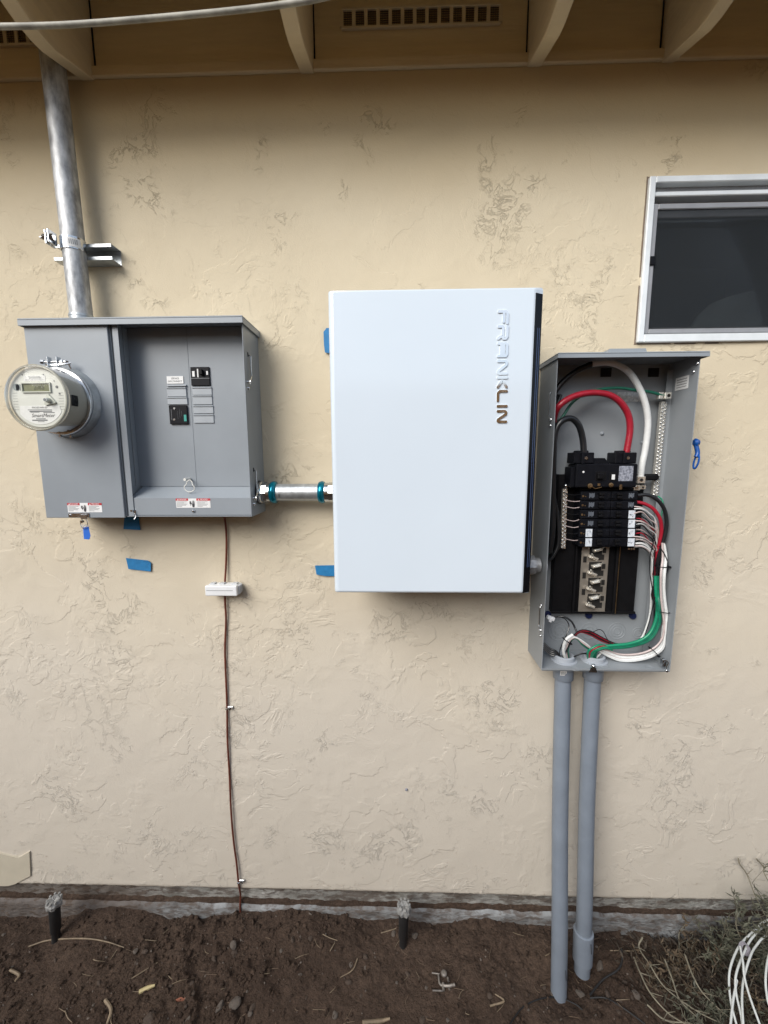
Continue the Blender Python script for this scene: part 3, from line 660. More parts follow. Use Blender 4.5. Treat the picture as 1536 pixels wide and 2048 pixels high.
def flat(name, m, rects, par, dy=0):
    mb = MB()
    for (u0, v0, u1, v1) in rects: mb.box(mx_+u0, mx_+u1, yp-.0004-dy, yp+.0003, mz_+v0, mz_+v1)
    return mb.build(name, m, par)
flat('display_bezel', METERW, [(-.038, .013, .034, .0155), (-.038, .034, .034, .0365), (-.038, .0155, -.0355, .034), (.0315, .0155, .034, .034)], plate, .003)
disp = flat('display', LCD, [(-.0355, .0155, .0315, .034)], plate)
mb = MB(); mb.text('2088', .0165, mp_(.004, .0245)[:1]+(yp-.0006,)+(mz_+.0247,), ext=.0001, sx=.8); mb.build('digits', mat('lcd_ink', (.06, .065, .04), .6), disp)
lab1 = flat('upper_label', LBL, [(-.031, .040, .022, .053)], plate)
mb = MB()
for k, (a, b) in enumerate(((-.020, .010), (-.018, .012), (-.028, .018))): mb.box(mx_+a, mx_+b, yp-.0007, yp-.0003, mz_+.0505-.004*k, mz_+.0512-.004*k+(.0010 if k == 1 else 0))
mb.build('fine_print', INKG, lab1)
# lower label: segment of the disc
pts = [(mx_-.0485, mz_-.018), (mx_+.0500, mz_-.018)]+[(mx_+.0625*math.cos(t), mz_+.0625*math.sin(t)) for t in np.radians(np.linspace(-32, -143, 26))]
mb = MB(); mb.prism(pts, yp-.0004, yp+.0003); lab2 = mb.build('lower_label', LBL, plate)
mb = MB(); mb.text('SmartMeter', .0125, (mx_+.006, yp-.0006, mz_-.0415), ext=.0001, shear=.35, sx=.95); mb.text('FOCUS AXR-SD', .0055, (mx_+.000, yp-.0006, mz_-.0225), ext=.0001)
mb.build('lettering', INK, lab2)
mb = MB()
for v, a, b, hh in ((-.0275, -.030, .030, .0007), (-.0310, -.026, .030, .0014), (-.0335, -.024, -.002, .0006), (-.0345, .008, .036, .0010), (-.0490, -.012, .012, .0009), (-.0525, -.022, .016, .0014), (-.0560, -.008, .008, .0006)): mb.box(mx_+a, mx_+b, yp-.0007, yp-.0003, mz_+v-hh, mz_+v+hh)
mb.build('fine_print', INKG, lab2)
mb = MB(); mb.lathe((mx_-.052, yp+.0002, mz_+.026), (0, -.0006, 0), [(0, .0085), (1, .0085)], 16); mb.box(mx_-.053, mx_-.042, yp-.0004, yp+.0002, mz_+.019, mz_+.033); mb.build('optical_port', mat('port_grey', (.28, .32, .32), .4), plate)
mb = MB()
for u, v, r in ((.048, .026, .0035), (.053, .010, .002), (.043, .040, .0012), (-.034, .055, .0015), (.018, .055, .0015)): mb.lathe((mx_+u, yp+.0002, mz_+v), (0, -.0008, 0), [(0, r), (1, r*.9)], 12)
mb.each('indicator', INKG, plate)
mb = MB()
for sg in (-1, 1):
    for k in range(7): u = sg*.057; mb.box(mx_+u-.007, mx_+u+.005, yp-.0003, yp+.0002, mz_+.012-.0065*k, mz_+.0124-.0065*k)
mb.build('scale_marks', INKG, plate)
kx, kz = mx_+.028, mz_-.006
tri = [(kx+.013*math.cos(a)+.003*math.cos(b), kz+.013*math.sin(a)+.003*math.sin(b)) for a in np.radians((100, 220, 340)) for b in (a-.7, a, a+.7)]
mb = MB(); mb.prism(tri, yp-.004, yp); mb.lathe((kx, yp-.004, kz), (0, -.012, 0), [(0, .0065), (1, .005)], 20); kn = mb.build('reset_knob', METERW, met)
mb = MB(); mb.lathe((kx, yp-.0161, kz), (0, -.0006, 0), [(0, .0035), (1, .003)], 16); mb.build('knob_centre', INKG, kn)
# dark window on the side of the shell
th = math.radians(-8); 
mb = MB(); n_ = 6; ang = np.radians(np.linspace(-13, 6, n_)); rr_ = .0785
vs = [[(mx_+rr_*math.cos(a), y, mz_+rr_*math.sin(a)) for a in ang] for y in (D-.086, D-.066)]
bmv = [[mb.bm.verts.new(p) for p in row] for row in vs]
for k in range(n_-1): mb.bm.faces.new((bmv[0][k], bmv[1][k], bmv[1][k+1], bmv[0][k+1]))
mb.build('side_window', BLACKG, met)
# ring clamp screw on top
mb = MB(); zt = mz_+.090; yc = D-.029
for xx in (mx_-.014, mx_+.010): mb.box(xx-.0012, xx+.0012, yc-.008, yc+.006, zt-.006, zt+.020, .0008)
mb.cyl((mx_-.033, yc, zt+.008), (mx_+.028, yc, zt+.008), .0028, n=10); mb.lathe((mx_-.036, yc, zt+.008), (.008, 0, 0), [(0, .0055), (1, .0055)], 6, smooth=False); mb.lathe((mx_+.014, yc, zt+.008), (.008, 0, 0), [(0, .0058), (1, .0058)], 6, smooth=False)
mb.tube([(mx_-.028, yc+.004, zt+.002), (mx_-.005, yc-.006, zt-.001), (mx_+.018, yc-.002, zt+.001), (mx_+.036, yc+.006, zt+.006)], .0028, 7)
mb.tube([(mx_+.012, yc-.004, zt-.002), (mx_+.028, yc+.002, zt+.010), (mx_+.034, yc+.008, zt-.008)], .0026, 7)
mb.build('clamp_screw', ZINC, met)
mb = MB(); mb.lathe((mx_+.018, D-.022, mz_-.089), (0, -.006, 0), [(0, .003), (1, .003)], 8); mb.lathe((mx_-.006, D-.028, mz_-.088), (0, -.006, 0), [(0, .003), (1, .003)], 8); mb.each('ring_rivet', ZINC, met)

# ------------------------------------------------------------------ mast conduit, strut and clamp
PX_, PY_ = -.853, -.056
mast = thing('mast_conduit', 'tall galvanised steel mast pipe rising from the meter cabinet lid into the eave', 'conduit', (PX_, PY_, LZ1))
mb = MB(); pts = [(PX_, PY_, LZ1+.024), (-.856, PY_, 2.25), (-.862, PY_+.002, 2.60), (-.868, PY_+.004, 2.76)]
mb.tube(pts, .0268, 28, sub=4); mb.build('pipe', GALVD, mast)
mb = MB(); mb.lathe((PX_, PY_, LZ1+.001), (0, 0, .03), [(0, .0305), (.15, .0305), (.18, .0285), (.8, .0285), (.82, .0296), (1, .0294), (1, .0265)], 28, cap=False); mb.build('hub_collar', GALV, mast)
st = thing('strut_channel', 'short galvanised strut channel fixed across the wall behind the mast pipe', 'bracket', (-.85, 0, 2.13))
sx0, sx1 = at(104, 510, -.041)[0]+.004, at(222, 490, -.041)[0]; sz0, sz1 = 2.130, 2.171
mb = MB()
mb.box(sx0, sx1, -.0025, -.0003, sz0, sz1); mb.box(sx0, sx1, -.041, -.0026, sz1-.0022, sz1, .0005); mb.box(sx0, sx1, -.041, -.0026, sz0, sz0+.0022, .0005)
mb.box(sx0, sx1, -.0412, -.039, sz1-.009, sz1-.0023, .0006); mb.box(sx0, sx1, -.0412, -.039, sz0+.0023, sz0+.009, .0006)
mb.build('channel', GALV, st)
mb = MB(); mb.lathe((sx1-.03, -.0026, 2.15), (0, -.006, 0), [(0, .009), (.4, .009), (.5, .006), (1, .005)], 6, smooth=False); mb.build('anchor_bolt', ZINC, st)
cl = thing('pipe_clamp', 'steel pipe clamp with bolt and barcode sticker holding the mast to the strut', 'clamp', (PX_, PY_, 2.14))
mb = MB(); zc_ = 2.158
def band(a0, a1, r, z0, z1, t=.0022, n=18, cx=PX_-.003, cy=PY_):
    A = np.radians(np.linspace(a0, a1, n)); 
    for k in range(n-1):
        q = [(cx+rr*math.cos(a), cy+rr*math.sin(a)) for rr, a in ((r, A[k]), (r, A[k+1]), (r+t, A[k+1]), (r+t, A[k]))]
        mb.prism(q, z0, z1, 'Z')
band(-205, 20, .0271, zc_-.015, zc_+.015)
mb.box(PX_-.045, PX_-.041, PY_-.042, PY_-.012, zc_-.012, zc_+.022, .001); mb.box(PX_-.034, PX_-.0305, PY_-.046, PY_-.018, zc_-.010, zc_+.022, .001)
mb.build('strap', ZINC, cl)
mb = MB(); mb.cyl((PX_-.062, PY_-.034, zc_+.006), (PX_-.026, PY_-.034, zc_+.006), .0035, n=10); mb.lathe((PX_-.054, PY_-.034, zc_+.006), (.008, 0, 0), [(0, .008), (1, .008)], 6, smooth=False); mb.lathe((PX_-.031, PY_-.034, zc_+.006), (.006, 0, 0), [(0, .008), (1, .008)], 6, smooth=False); mb.build('bolt', ZINC, cl)
mb = MB(); band(-80, -20, .0296, zc_-.012, zc_+.010, .0004, 8); s_ = mb.build('sticker', LBL, cl)
mb = MB()
for k in range(5): band(-70+k*8, -67+k*8, .0301, zc_-.006, zc_+.006, .0003, 2)
mb.build('barcode', INKG, s_)

# ------------------------------------------------------------------ horizontal conduit
cz = 1.499; cyy = -.055
hc = thing('conduit_nipple', 'short horizontal silver conduit with two teal compression rings between the cabinets', 'conduit', (-.28, cyy, cz))
mb = MB(); mb.cyl((-.36, cyy, cz), (-.16, cyy, cz), .0245, n=30); mb.build('pipe', GALV, hc)
mb = MB(); mb.lathe((LX1+.002, cyy, cz), (.001, 0, 0), [(0, .034), (2, .034), (2, .030)], 28, cap=True); mb.build('gasket', RUBBER, hc)
mb = MB(); mb.lathe((LX1+.004, cyy, cz), (.034, 0, 0), [(0, .0315), (.2, .0315), (.28, .0275), (1, .0275)], 26); mb.lathe((LX1+.009, cyy, cz), (.018, 0, 0), [(0, .0305), (1, .0305)], 8, smooth=False); mb.build('fitting', ZINC, hc)
mb = MB(); mb.lathe((-.198, cyy, cz), (.045, 0, 0), [(0, .0275), (1, .0275)], 26); mb.lathe((-.188, cyy, cz), (.03, 0, 0), [(0, .0262), (.05, .0285), (1, .0285)], 8, smooth=False); mb.build('fitting', ZINC, hc)
for xx in (-.352, -.2145):
    mb = MB(); mb.lathe((xx-.002, cyy, cz), (.019, 0, 0), [(0, .027), (.1, .0300), (.45, .0322), (.6, .0322), (.9, .0300), (1, .0265)], 26); mb.build('compression_ring', TAPE2, hc)
mb = MB(); mb.box(-.3245, -.3235, cyy-.0252, cyy-.0235, cz-.012, cz-.002); mb.build('pen_mark', INK, hc)

# ------------------------------------------------------------------ white controller cabinet
AX0, AX1, AZ0, AZ1 = -.154, .3385, 1.256, 1.979; FY = -.22
ag = thing('controller_cabinet', 'large glossy white power controller cabinet with vertical chrome lettering, centre of the wall', 'electrical cabinet', ((AX0+AX1)/2, 0, AZ0))
mb = MB(); mb.box(AX0+.02, AX1-.02, FY+.05, -.001, AZ0+.02, AZ1-.02, .004); mb.build('rear_housing', mat('light_grey_housing', (.42, .44, .46), .5), ag)
def rrect(x0, x1, z0, z1, r, n=5):
    out = []
    for cx, cz_, a0 in ((x1-r, z1-r, 0), (x0+r, z1-r, 90), (x0+r, z0+r, 180), (x1-r, z0+r, 270)):
        for k in range(n+1): a = math.radians(a0+90*k/n); out.append((cx+r*math.cos(a), cz_+r*math.sin(a)))
    return out
# shell made of stacked outlines (rounded corners, soft front edge); the right front corner is cut back
def shell(secs, m, name, par):
    b = bmesh.new(); rings = []
    for (x0, x1, z0, z1, r, y) in secs: rings.append([b.verts.new((u, y, v)) for u, v in rrect(x0, x1, z0, z1, r)])
    for A, B in zip(rings[:-1], rings[1:]):
        n = len(A)
        for i in range(n): f = b.faces.new((A[i], A[(i+1) % n], B[(i+1) % n], B[i])); f.smooth = True
    b.faces.new(rings[-1]); b.faces.new(list(reversed(rings[0])))
    bmesh.ops.recalc_face_normals(b, faces=b.faces)
    q = MB(); q._merge(b); return q.build(name, m, par)
FR = .3165
body = shell([(AX0, AX1, AZ0, AZ1, .006, FY+.07), (AX0, AX1, AZ0, AZ1, .006, FY+.016), (AX0+.001, AX1-.0008, AZ0+.001, AZ1-.001, .006, FY+.011),
              (AX0+.004, FR+.006, AZ0+.0035, AZ1-.0035, .006, FY+.004), (AX0+.009, FR+.001, AZ0+.006, AZ1-.005, .005, FY+.0006), (AX0+.013, FR-.003, AZ0+.009, AZ1-.008, .004, FY)], WHITEG, 'front_shell', ag)
# black inset along the right chamfer
def cham(u, d=0):   # u 0..1 from front edge to side edge
    x = FR+.001+(AX1-.0015-FR-.001)*u; y = FY+.0010+(.0112-.0010)*u; nx, ny = .55, -.83
    return x+nx*d, y+ny*d
def chstrip(u0, u1, z0, z1, d, m, name, par):
    a = cham(u0, d); b = cham(u1, d); c = cham(u1, -.002); e = cham(u0, -.002)
    mb = MB(); mb.prism([a, b, c, e], z0, z1, 'Z'); return mb.build(name, m, par)
trim = chstrip(.03, .93, AZ0+.005, AZ1-.016, .0022, BLACKG, 'side_trim', ag)
for u in (.40, .66): chstrip(u, u+.07, AZ0+.07, AZ1-.09, .0025, mat('trim_line', (.05, .08, .17), .2) if u < .5 else bpy.data.materials['trim_line'], 'trim_line', trim)
# chrome letters reading downward; (u down the panel 0..1, v to the right 0..1)
GL = {
 'F': ([[(0, 0), (0, .82), (.18, 1), (1, 1)], [(.06, .60), (.88, .60)]], (622, 648)),
 'R': ([[(.0, .0), (.0, .42), (.12, .52), (.85, .52), (.86, .2), (1, .0)], [(.0, 1), (.82, 1), (1, .84), (1, .58), (.85, .52)]], (652, 679)),
 'A': ([[(0, 0), (0, 0.5), (.0, .88), (.12, 1), (.85, 1), (1, .86), (1, .4), (1, 0)], [(.05, .64), (.95, .64)], [(.05, .34), (.95, .34)]], (686, 714)),
 'N': ([[(0, 0), (0, .82), (.12, .98), (.3, .93), (.8, .06), (.92, .03), (1, .14), (1, 1)]], (721, 749)),
 'K': ([[(0, 0), (0, 1)], [(1, 1), (.42, .62), (.34, .5), (.42, .38), (1, 0)], ], (754, 776)),
 'L': ([[(0, 1), (0, .22), (.2, .02), (1, .02)]], (781, 803)),
 'I': ([[(0, 0), (0, 1)]], (811, 812)),
 'N2': ([[(0, 0), (0, .82), (.12, .98), (.3, .93), (.8, .06), (.92, .03), (1, .14), (1, 1)]], (821, 845)),
}
def bar_stroke(mb, pts, w, y0, y1, tofn):
    P = [np.array(tofn(*p)) for p in pts]
    for a, b in zip(P[:-1], P[1:]):
        d = (b-a)/np.linalg.norm(b-a); nn = np.array([-d[1], d[0]])*w/2
        mb.prism([tuple(a-nn), tuple(b-nn), tuple(b+nn), tuple(a+nn)], y0, y1)
    for k, p in enumerate(P):
        off = .00003*(k % 2+1)
        mb.prism([tuple(p+w/2*np.array([math.cos(t), math.sin(t)])) for t in np.linspace(0, 2*math.pi, 14, endpoint=False)], y0-off, y1)
for key, (strokes, (ya, yb)) in GL.items():
    mb = MB()
    xl = at(997.5-(ya-622)*.012, ya, FY)[0]; xr = at(1015-(ya-622)*.014, ya, FY)[0]; za = at(1005, ya+1.5, FY)[2]; zb = at(1005, yb-1.5, FY)[2]
    for si, s_ in enumerate(strokes): bar_stroke(mb, s_, .0059, FY-.0022-.0001*si, FY+.001, lambda u, v: (xl+(xr-xl)*v, za+(zb-za)*u))
    o = mb.build('letter', CHROME, ag)
# hub between cabinets
hb = thing('cabinet_nipple', 'grey hub fitting joining the white cabinet to the left side of the open breaker panel', 'conduit', (.37, -.07, 1.29))
q = at(1080, 1130, -.07); hzz = q[2]
mb = MB(); mb.cyl((AX1-.03, -.07, hzz), (.409, -.07, hzz), .021, n=22); mb.lathe((.372, -.07, hzz), (.022, 0, 0), [(0, .028), (1, .028)], 8, smooth=False); mb.build('fitting', GALVD, hb)
mb = MB(); mb.lathe((.4125, -.07, hzz), (.012, 0, 0), [(0, .031), (.5, .031), (.5, .026), (1, .025), (1, .02)], 22, cap=False); mb.build('bushing', WHITEP, hb)

# ------------------------------------------------------------------ open breaker panel (right)
QX0, QX1, QZ0, QZ1 = .412, .768, 1.000, 1.850
pn = thing('breaker_panel', 'open grey breaker panel full of breakers beneath the window at the right', 'breaker panel', ((QX0+QX1)/2, 0, QZ0))
mb = MB()
mb.box(QX0, QX0+T, D, -.001, QZ0, QZ1, .0006); mb.box(QX1-T, QX1, D, -.001, QZ0, QZ1, .0006)
mb.box(QX0+T, QX1-T, -.004, -.001, QZ0+T, QZ1); mb.box(QX0+T, QX1-T, D, -.0045, QZ0, QZ0+T, .0004)
mb.box(QX0+T, QX1-T, D, D+.0015, QZ0-.0005, QZ0+.006)
mb.box(QX1-.018, QX1-T, -.024, -.0225, QZ0+.01, QZ1-.02)           # side stiffener
enc = mb.build('enclosure', GREYIN, pn)
mb = MB()
mb.box(QX0-.004, QX1+.012, D-.014, .0, QZ1+.0005, QZ1+.004, .001); mb.box(QX0-.004, QX1+.012, D-.014, D-.0115, QZ1-.009, QZ1+.0002, .0005)
mb.box(QX0-.004, QX0-.0015, D-.0112, -.001, QZ1-.009, QZ1+.0002, .0005); mb.box(QX1+.0095, QX1+.012, D-.0112, -.001, QZ1-.009, QZ1+.0002, .0005)
lid2 = mb.build('rain_lid', GREYLID, pn)
mb = MB(); a = at(1215, 694, -.09); b = at(1288, 694, -.09); mb.prism([(a[0]-.006, QZ1+.004), (b[0]+.006, QZ1+.004), (b[0]-.001, QZ1+.020), (a[0]+.001, QZ1+.020)], -.10, -.05); mb.build('hub_cover', GREYLID, pn)
IB = -.005
# knockouts on back and floor
def ring_ko(cx, cz_, rs, m=GREYIN):
    mb = MB()
    for r in rs:
        A = np.linspace(0, 2*math.pi, 33)
        mb.tube([(cx+r*math.cos(a), IB+.0006, cz_+r*math.sin(a)) for a in A[:-1]], .0011, 5, closed=True, sub=1)
    mb.build('knockout', m, pn)
for px, py, rs in ((1118, 1262, (.012, .022, .031)), (1178, 1262, (.014, .025)), (1234, 1262, (.010, .018, .026)), (1276, 1266, (.010, .017))): q = at(px, py, IB); ring_ko(q[0], q[2], rs)
mb = MB()
for px, py in ((1159, 1311), (1150, 1338), (1210, 1333), (1300, 1336)):
    q = atz(px, py, QZ0+T); mb.tube([(q[0]+.011*math.cos(a), q[1]+.011*math.sin(a), QZ0+T+.0004) for a in np.linspace(0, 2*math.pi, 20, endpoint=False)], .0007, 5, closed=True, sub=1)
mb.each('floor_knockout', GREYIN, pn)
mb = MB()
for px, py in ((1204, 867), (1285, 885)): q = at(px, py, IB); mb.lathe((q[0], IB, q[2]), (0, -.004, 0), [(0, .006), (.5, .005), (1, .002)], 14)
mb.each('dimple', GREYLID, pn)
mb = MB()
for px, py in ((1212, 745), (1307, 745)): q = at(px, py, IB); mb.box(q[0]-.015, q[0]+.015, IB-.0004, IB, q[2]-.012, q[2]+.012, 0)
mb.each('dark_hole', DARK, pn)
mb = MB(); face_box(mb, 1234, 784, 1281, 803, IB-.0006, IB, 0); s_ = mb.build('embossed_plate', mat('foil_label', (.42, .43, .43), .35, metal=.4, var=.3, vscale=150), pn)
# side wall bits: label, studs, latch slots
xr_ = QX1-T-.0006
def sidept(px, py, X):
    d = FF+RR*(px-768)/FPX-UU*(py-1024)/FPX; return CAMP+d*(X/d[0])
a = sidept(1352, 757, xr_); b = sidept(1376, 776, xr_); mb = MB(); ya, yb = sorted((a[1], b[1])); mb.box(xr_-.0004, xr_, max(D+.002, ya), yb, b[2], a[2]); s_ = mb.build('approval_label', LBL, pn)
mb = MB()
for k in range(4): zz = a[2]-(a[2]-b[2])*(.2+.2*k); mb.box(xr_-.0007, xr_-.0003, ya+.006, yb-.006, zz-.0008, zz+.0008)
mb.build('fine_print', INKG, s_)
mb = MB()
for px, py in ((1395, 727), (1387, 744)): q = sidept(px, py, xr_); mb.lathe(q, (-.004, 0, 0), [(0, .005), (.5, .0045), (1, .0015)], 12)
mb.each('rivet', ZINC, pn)
def left_latch(py0, py1, style):
    X = QX0-.0005; q0 = sidept(1104, py0, X) if style else sidept(1081, py0, X); q1 = sidept(1098, py1, X) if style else sidept(1081, py1, X)
    y = np.clip((q0[1]+q1[1])/2, D+.012, -.03); mb = MB()
    mb.tube([(X+.002, y, q0[2]), (X-.003, y, q0[2]-.004), (X-.003, y, (q0[2]+q1[2])/2), (X-.003, y, q1[2]+.016), (X-.004, y-.008, q1[2]+.006), (X-.004, y-.010, q1[2])], .0019, 7)
    for dz in (.004, -.012): mb.lathe((X, y-.008, q1[2]+dz), (-.004, 0, 0), [(0, .0042), (.6, .0038), (1, .0015)], 12)
    if not style: mb.lathe((X, y, q0[2]+.004), (-.004, 0, 0), [(0, .0042), (.6, .0038), (1, .0015)], 12)
    mb.build('side_latch', ZINC, pn)
left_latch(785, 843, True); left_latch(1212, 1262, False)
mb = MB(); q = at(1187, 1332, D-.001); mb.lathe((q[0], D, q[2]), (0, -.005, 0), [(0, .006), (.5, .0055), (1, .002)], 14); mb.prism([(q[0]-.012, QZ0-.004), (q[0]+.012, QZ0-.004), (q[0]+.007, QZ0+.010), (q[0]-.007, QZ0+.010)], D-.0008, D+.0014); mb.build('door_screw', ZINC, pn)
mb = MB(); q = at(1331, 1328, D+.002); mb.box(q[0]-.006, q[0]+.004, D+.004, D+.016, q[2]-.010, q[2]+.012, .001); mb.tube([(q[0]-.004, D, q[2]+.014), (q[0]+.004, D-.002, q[2]+.006), (q[0]-.001, D-.003, q[2]-.006), (q[0]+.001, D-.002, q[2]-.018)], .0016, 6); mb.lathe((q[0]+.001, D-.001, q[2]-.018), (0, -.005, 0), [(0, .0035), (1, .003)], 8); mb.build('corner_latch', ZINC, pn)

# interior: black base
mb = MB(); Yb = -.028
a = at(1117, 949, Yb); b = at(1268, 1226, Yb); a2 = at(1103, 1226, Yb)
bx0, bx1, bz1, bz0 = (a[0]+a2[0])/2, b[0], a[2], b[2]
mb.box(bx0, bx1, Yb, IB-.0005, bz0, bz1, .002)
mb.box(bx0-.001, bx1+.001, Yb-.006, Yb, bz0-.001, bz0+.006, .001)
ax_ = at(1161, 1150, Yb)[0]
cxl = at(1152, 1150, Yb-.012)[0]; cxr = at(1232, 1150, Yb-.012)[0]
mb.box(cxl-.004, cxl+.002, Yb-.012, Yb-.0003, bz0+.002, bz1-.03, .001); mb.box(cxr-.002, cxr+.005, Yb-.012, Yb-.0003, bz0+.002, bz1-.03, .001)
base = mb.build('mounting_base', BLACKM, pn)
mb = MB(); mb.box(cxr+.0052, cxr+.0062, Yb-.014, Yb-.0003, bz0+.002, bz1-.15); mb.build('edge_strip', GOLD, base)
mb = MB()
for px, py in ((1178, 1231), (1266, 1232), (1096, 1229)): q = at(px, py, IB-.004); mb.lathe((q[0], IB, q[2]), (0, -.008, 0), [(0, .0105), (.6, .0105), (1, .008)], 20)
mb.each('mounting_peg', mat('navy_peg', (.008, .014, .06), .4), pn)
# aluminium bus plate
YB = Yb-.012
a = at(1164, 1060, YB); b = at(1160, 1222, YB)
px_, w_ = at(1161, 1150, YB)[0], at(1215, 1150, YB)[0]
mb = MB(); mb.box(px_, w_, YB, YB+.0025, bz0+.008, at(1190, 1080, YB)[2], .0006); bus = mb.build('bus_plate', mat('bus_metal', (.30, .275, .24), .38, metal=.55, var=.1, vscale=30), pn)
mb = MB(); cxm = (px_+w_)/2
def pcut(px0, py0, px1, py1): face_box(mb, px0, py0, px1, py1, YB-.0006, YB, 0)
for k, py in enumerate((1100, 1132, 1164, 1196)):
    pcut(1180-k*1.5, py-8, 1204-k*1.5, py+9); pcut(1188-k*1.5, py+9, 1208-k*1.5, py+20); pcut(1206-k*1.5, py-4, 1212-k*1.5, py+6)
for k, py in enumerate((1119, 1151, 1184)): pcut(1167-k*1.5, py-6, 1173-k*1.5, py+6)
mb.build('slot', DARK, bus)
for k in range(8):
    py = 1100+16*k; px = 1196-1.1*k-(0 if k % 2 == 0 else 7); q = at(px, py, YB-.012)
    mb = MB(); s1 = 1 if k % 2 == 0 else -1
    M_ = Matrix.Translation(Vector(q))@Matrix.Rotation(math.radians(-14*(1 if s1 > 0 else -1.6)), 4, 'Y')
    mb.box(-.013, .013, -.002, .010, -.0045, .0045, .0012, M=M_); mb.box(-.009, .009, -.008, -.001, -.0018, .0018, .0008, M=M_)
    mb.cyl(M_@Vector((s1*.010, -.004, .003)), M_@Vector((s1*.015, -.009, .009)), .0022, n=8)
    mb.build('bus_stab', ALU, pn)
# main breaker
mby = -.085
mb = MB(); face_box(mb, 1154, 928, 1273, 975, mby, Yb, .003); face_box(mb, 1143, 934, 1158, 975, mby+.012, Yb, .002)
a = at(1187, 922, mby+.008); b = at(1220, 916, mby+.008); z_ = at(1200, 928, mby)[2]
mb.prism([(a[0], z_-.002), (a[0], b[2]), (b[0]-.012, b[2]), (b[0]+.004, z_-.002)], mby+.012, Yb)
mbk = mb.build('main_breaker', BLACKP, pn)
mb = MB(); face_box(mb, 1192, 943, 1212, 961, mby-.001, mby+.001, .0006); face_box(mb, 1220, 944, 1232, 962, mby-.001, mby+.001, .0006); face_box(mb, 1197, 946, 1207, 958, mby-.012, mby-.001, .002); mb.build('handle', BLACKM, mbk)
mb = MB(); face_box(mb, 1224, 949, 1229.5, 959, mby-.0016, mby-.0008, 0); q = at(1167, 944, mby); mb.lathe(q, (0, -.001, 0), [(0, .003), (1, .002)], 8); mb.each('marking', LBL, mbk)
mb = MB(); face_box(mb, 1239, 932, 1265, 962, mby-.0006, mby, 0); s_ = mb.build('rating_label', mat('silvery_label', (.11, .12, .15), .4, col2=(.34, .36, .42), vscale=190, detail=2), mbk)
for (px0, px1) in ((1149, 1188), (1232, 1273)):
    mb = MB(); face_box(mb, px0, 905, px1, 927, mby+.006, Yb-.004, .002); cx = (px0+px1)/2; face_box(mb, cx-11, 901, cx+9, 910, mby+.012, Yb-.01, .002); face_box(mb, cx-4, 905, cx+1, 927, mby-.002, mby+.006, .001)
    lg = mb.build('lug_block', BLACKP, pn)
    mb = MB(); q = at(cx+4, 916, mby+.003); mb.lathe((q[0], mby+.0055, q[2]), (0, -.003, 0), [(0, .005), (1, .0042)], 12); mb.build('lug_screw', ZINC, lg)
# brass screw row
mb = MB(); face_box(mb, 1160, 976, 1268, 981, -.062, Yb, .001); mb.build('terminal_shelf', BLACKM, pn)
mb = MB()
for px, py, r in ((1180, 971+.5, .007), (1222, 970, .0065)): q = at(px, py, mby-.001); mb.lathe(q, (0, -.004, 0), [(0, r), (.5, r*.9), (.6, r*.6), (1, r*.5)], 12)
mb.tube([at(1184, 973, mby-.002), at(1191, 977, mby-.002), at(1203, 974, mby-.002)], .0012, 6)
face_box(mb, 1196, 967, 1201, 972, mby-.002, mby+.002, .0004); face_box(mb, 1240, 969, 1244, 979, mby-.002, mby+.002, .0004)
mb.each('brass_terminal', GOLD, pn)
# neutral lug
mb = MB(); face_box(mb, 1275, 953, 1291, 967, -.060, -.03, .0015); face_box(mb, 1266, 970, 1281, 981, -.055, -.03, .0015); face_box(mb, 1282, 970, 1292, 979, -.05, -.03, .0015); nl = mb.build('neutral_lug', ALU, pn)
mb = MB(); 
for px, py, r in ((1283, 960, .0045), (1286, 975, .003)): q = at(px, py, -.0602 if r > .004 else -.0502); mb.lathe(q, (0, -.0006, 0), [(0, r), (1, r)], 12)
mb.each('screw_hole', DARK, nl)
mb = MB(); q = at(1273, 975, -.055); mb.lathe(q, (0, -.002, 0), [(0, .0045), (1, .004)], 12); mb.build('lug_screw', ZINC, nl)
mb = MB(); face_box(mb, 1290, 948, 1320, 961, -.052, -.036, .005); mb.build('black_sleeve', BLACKM, pn)
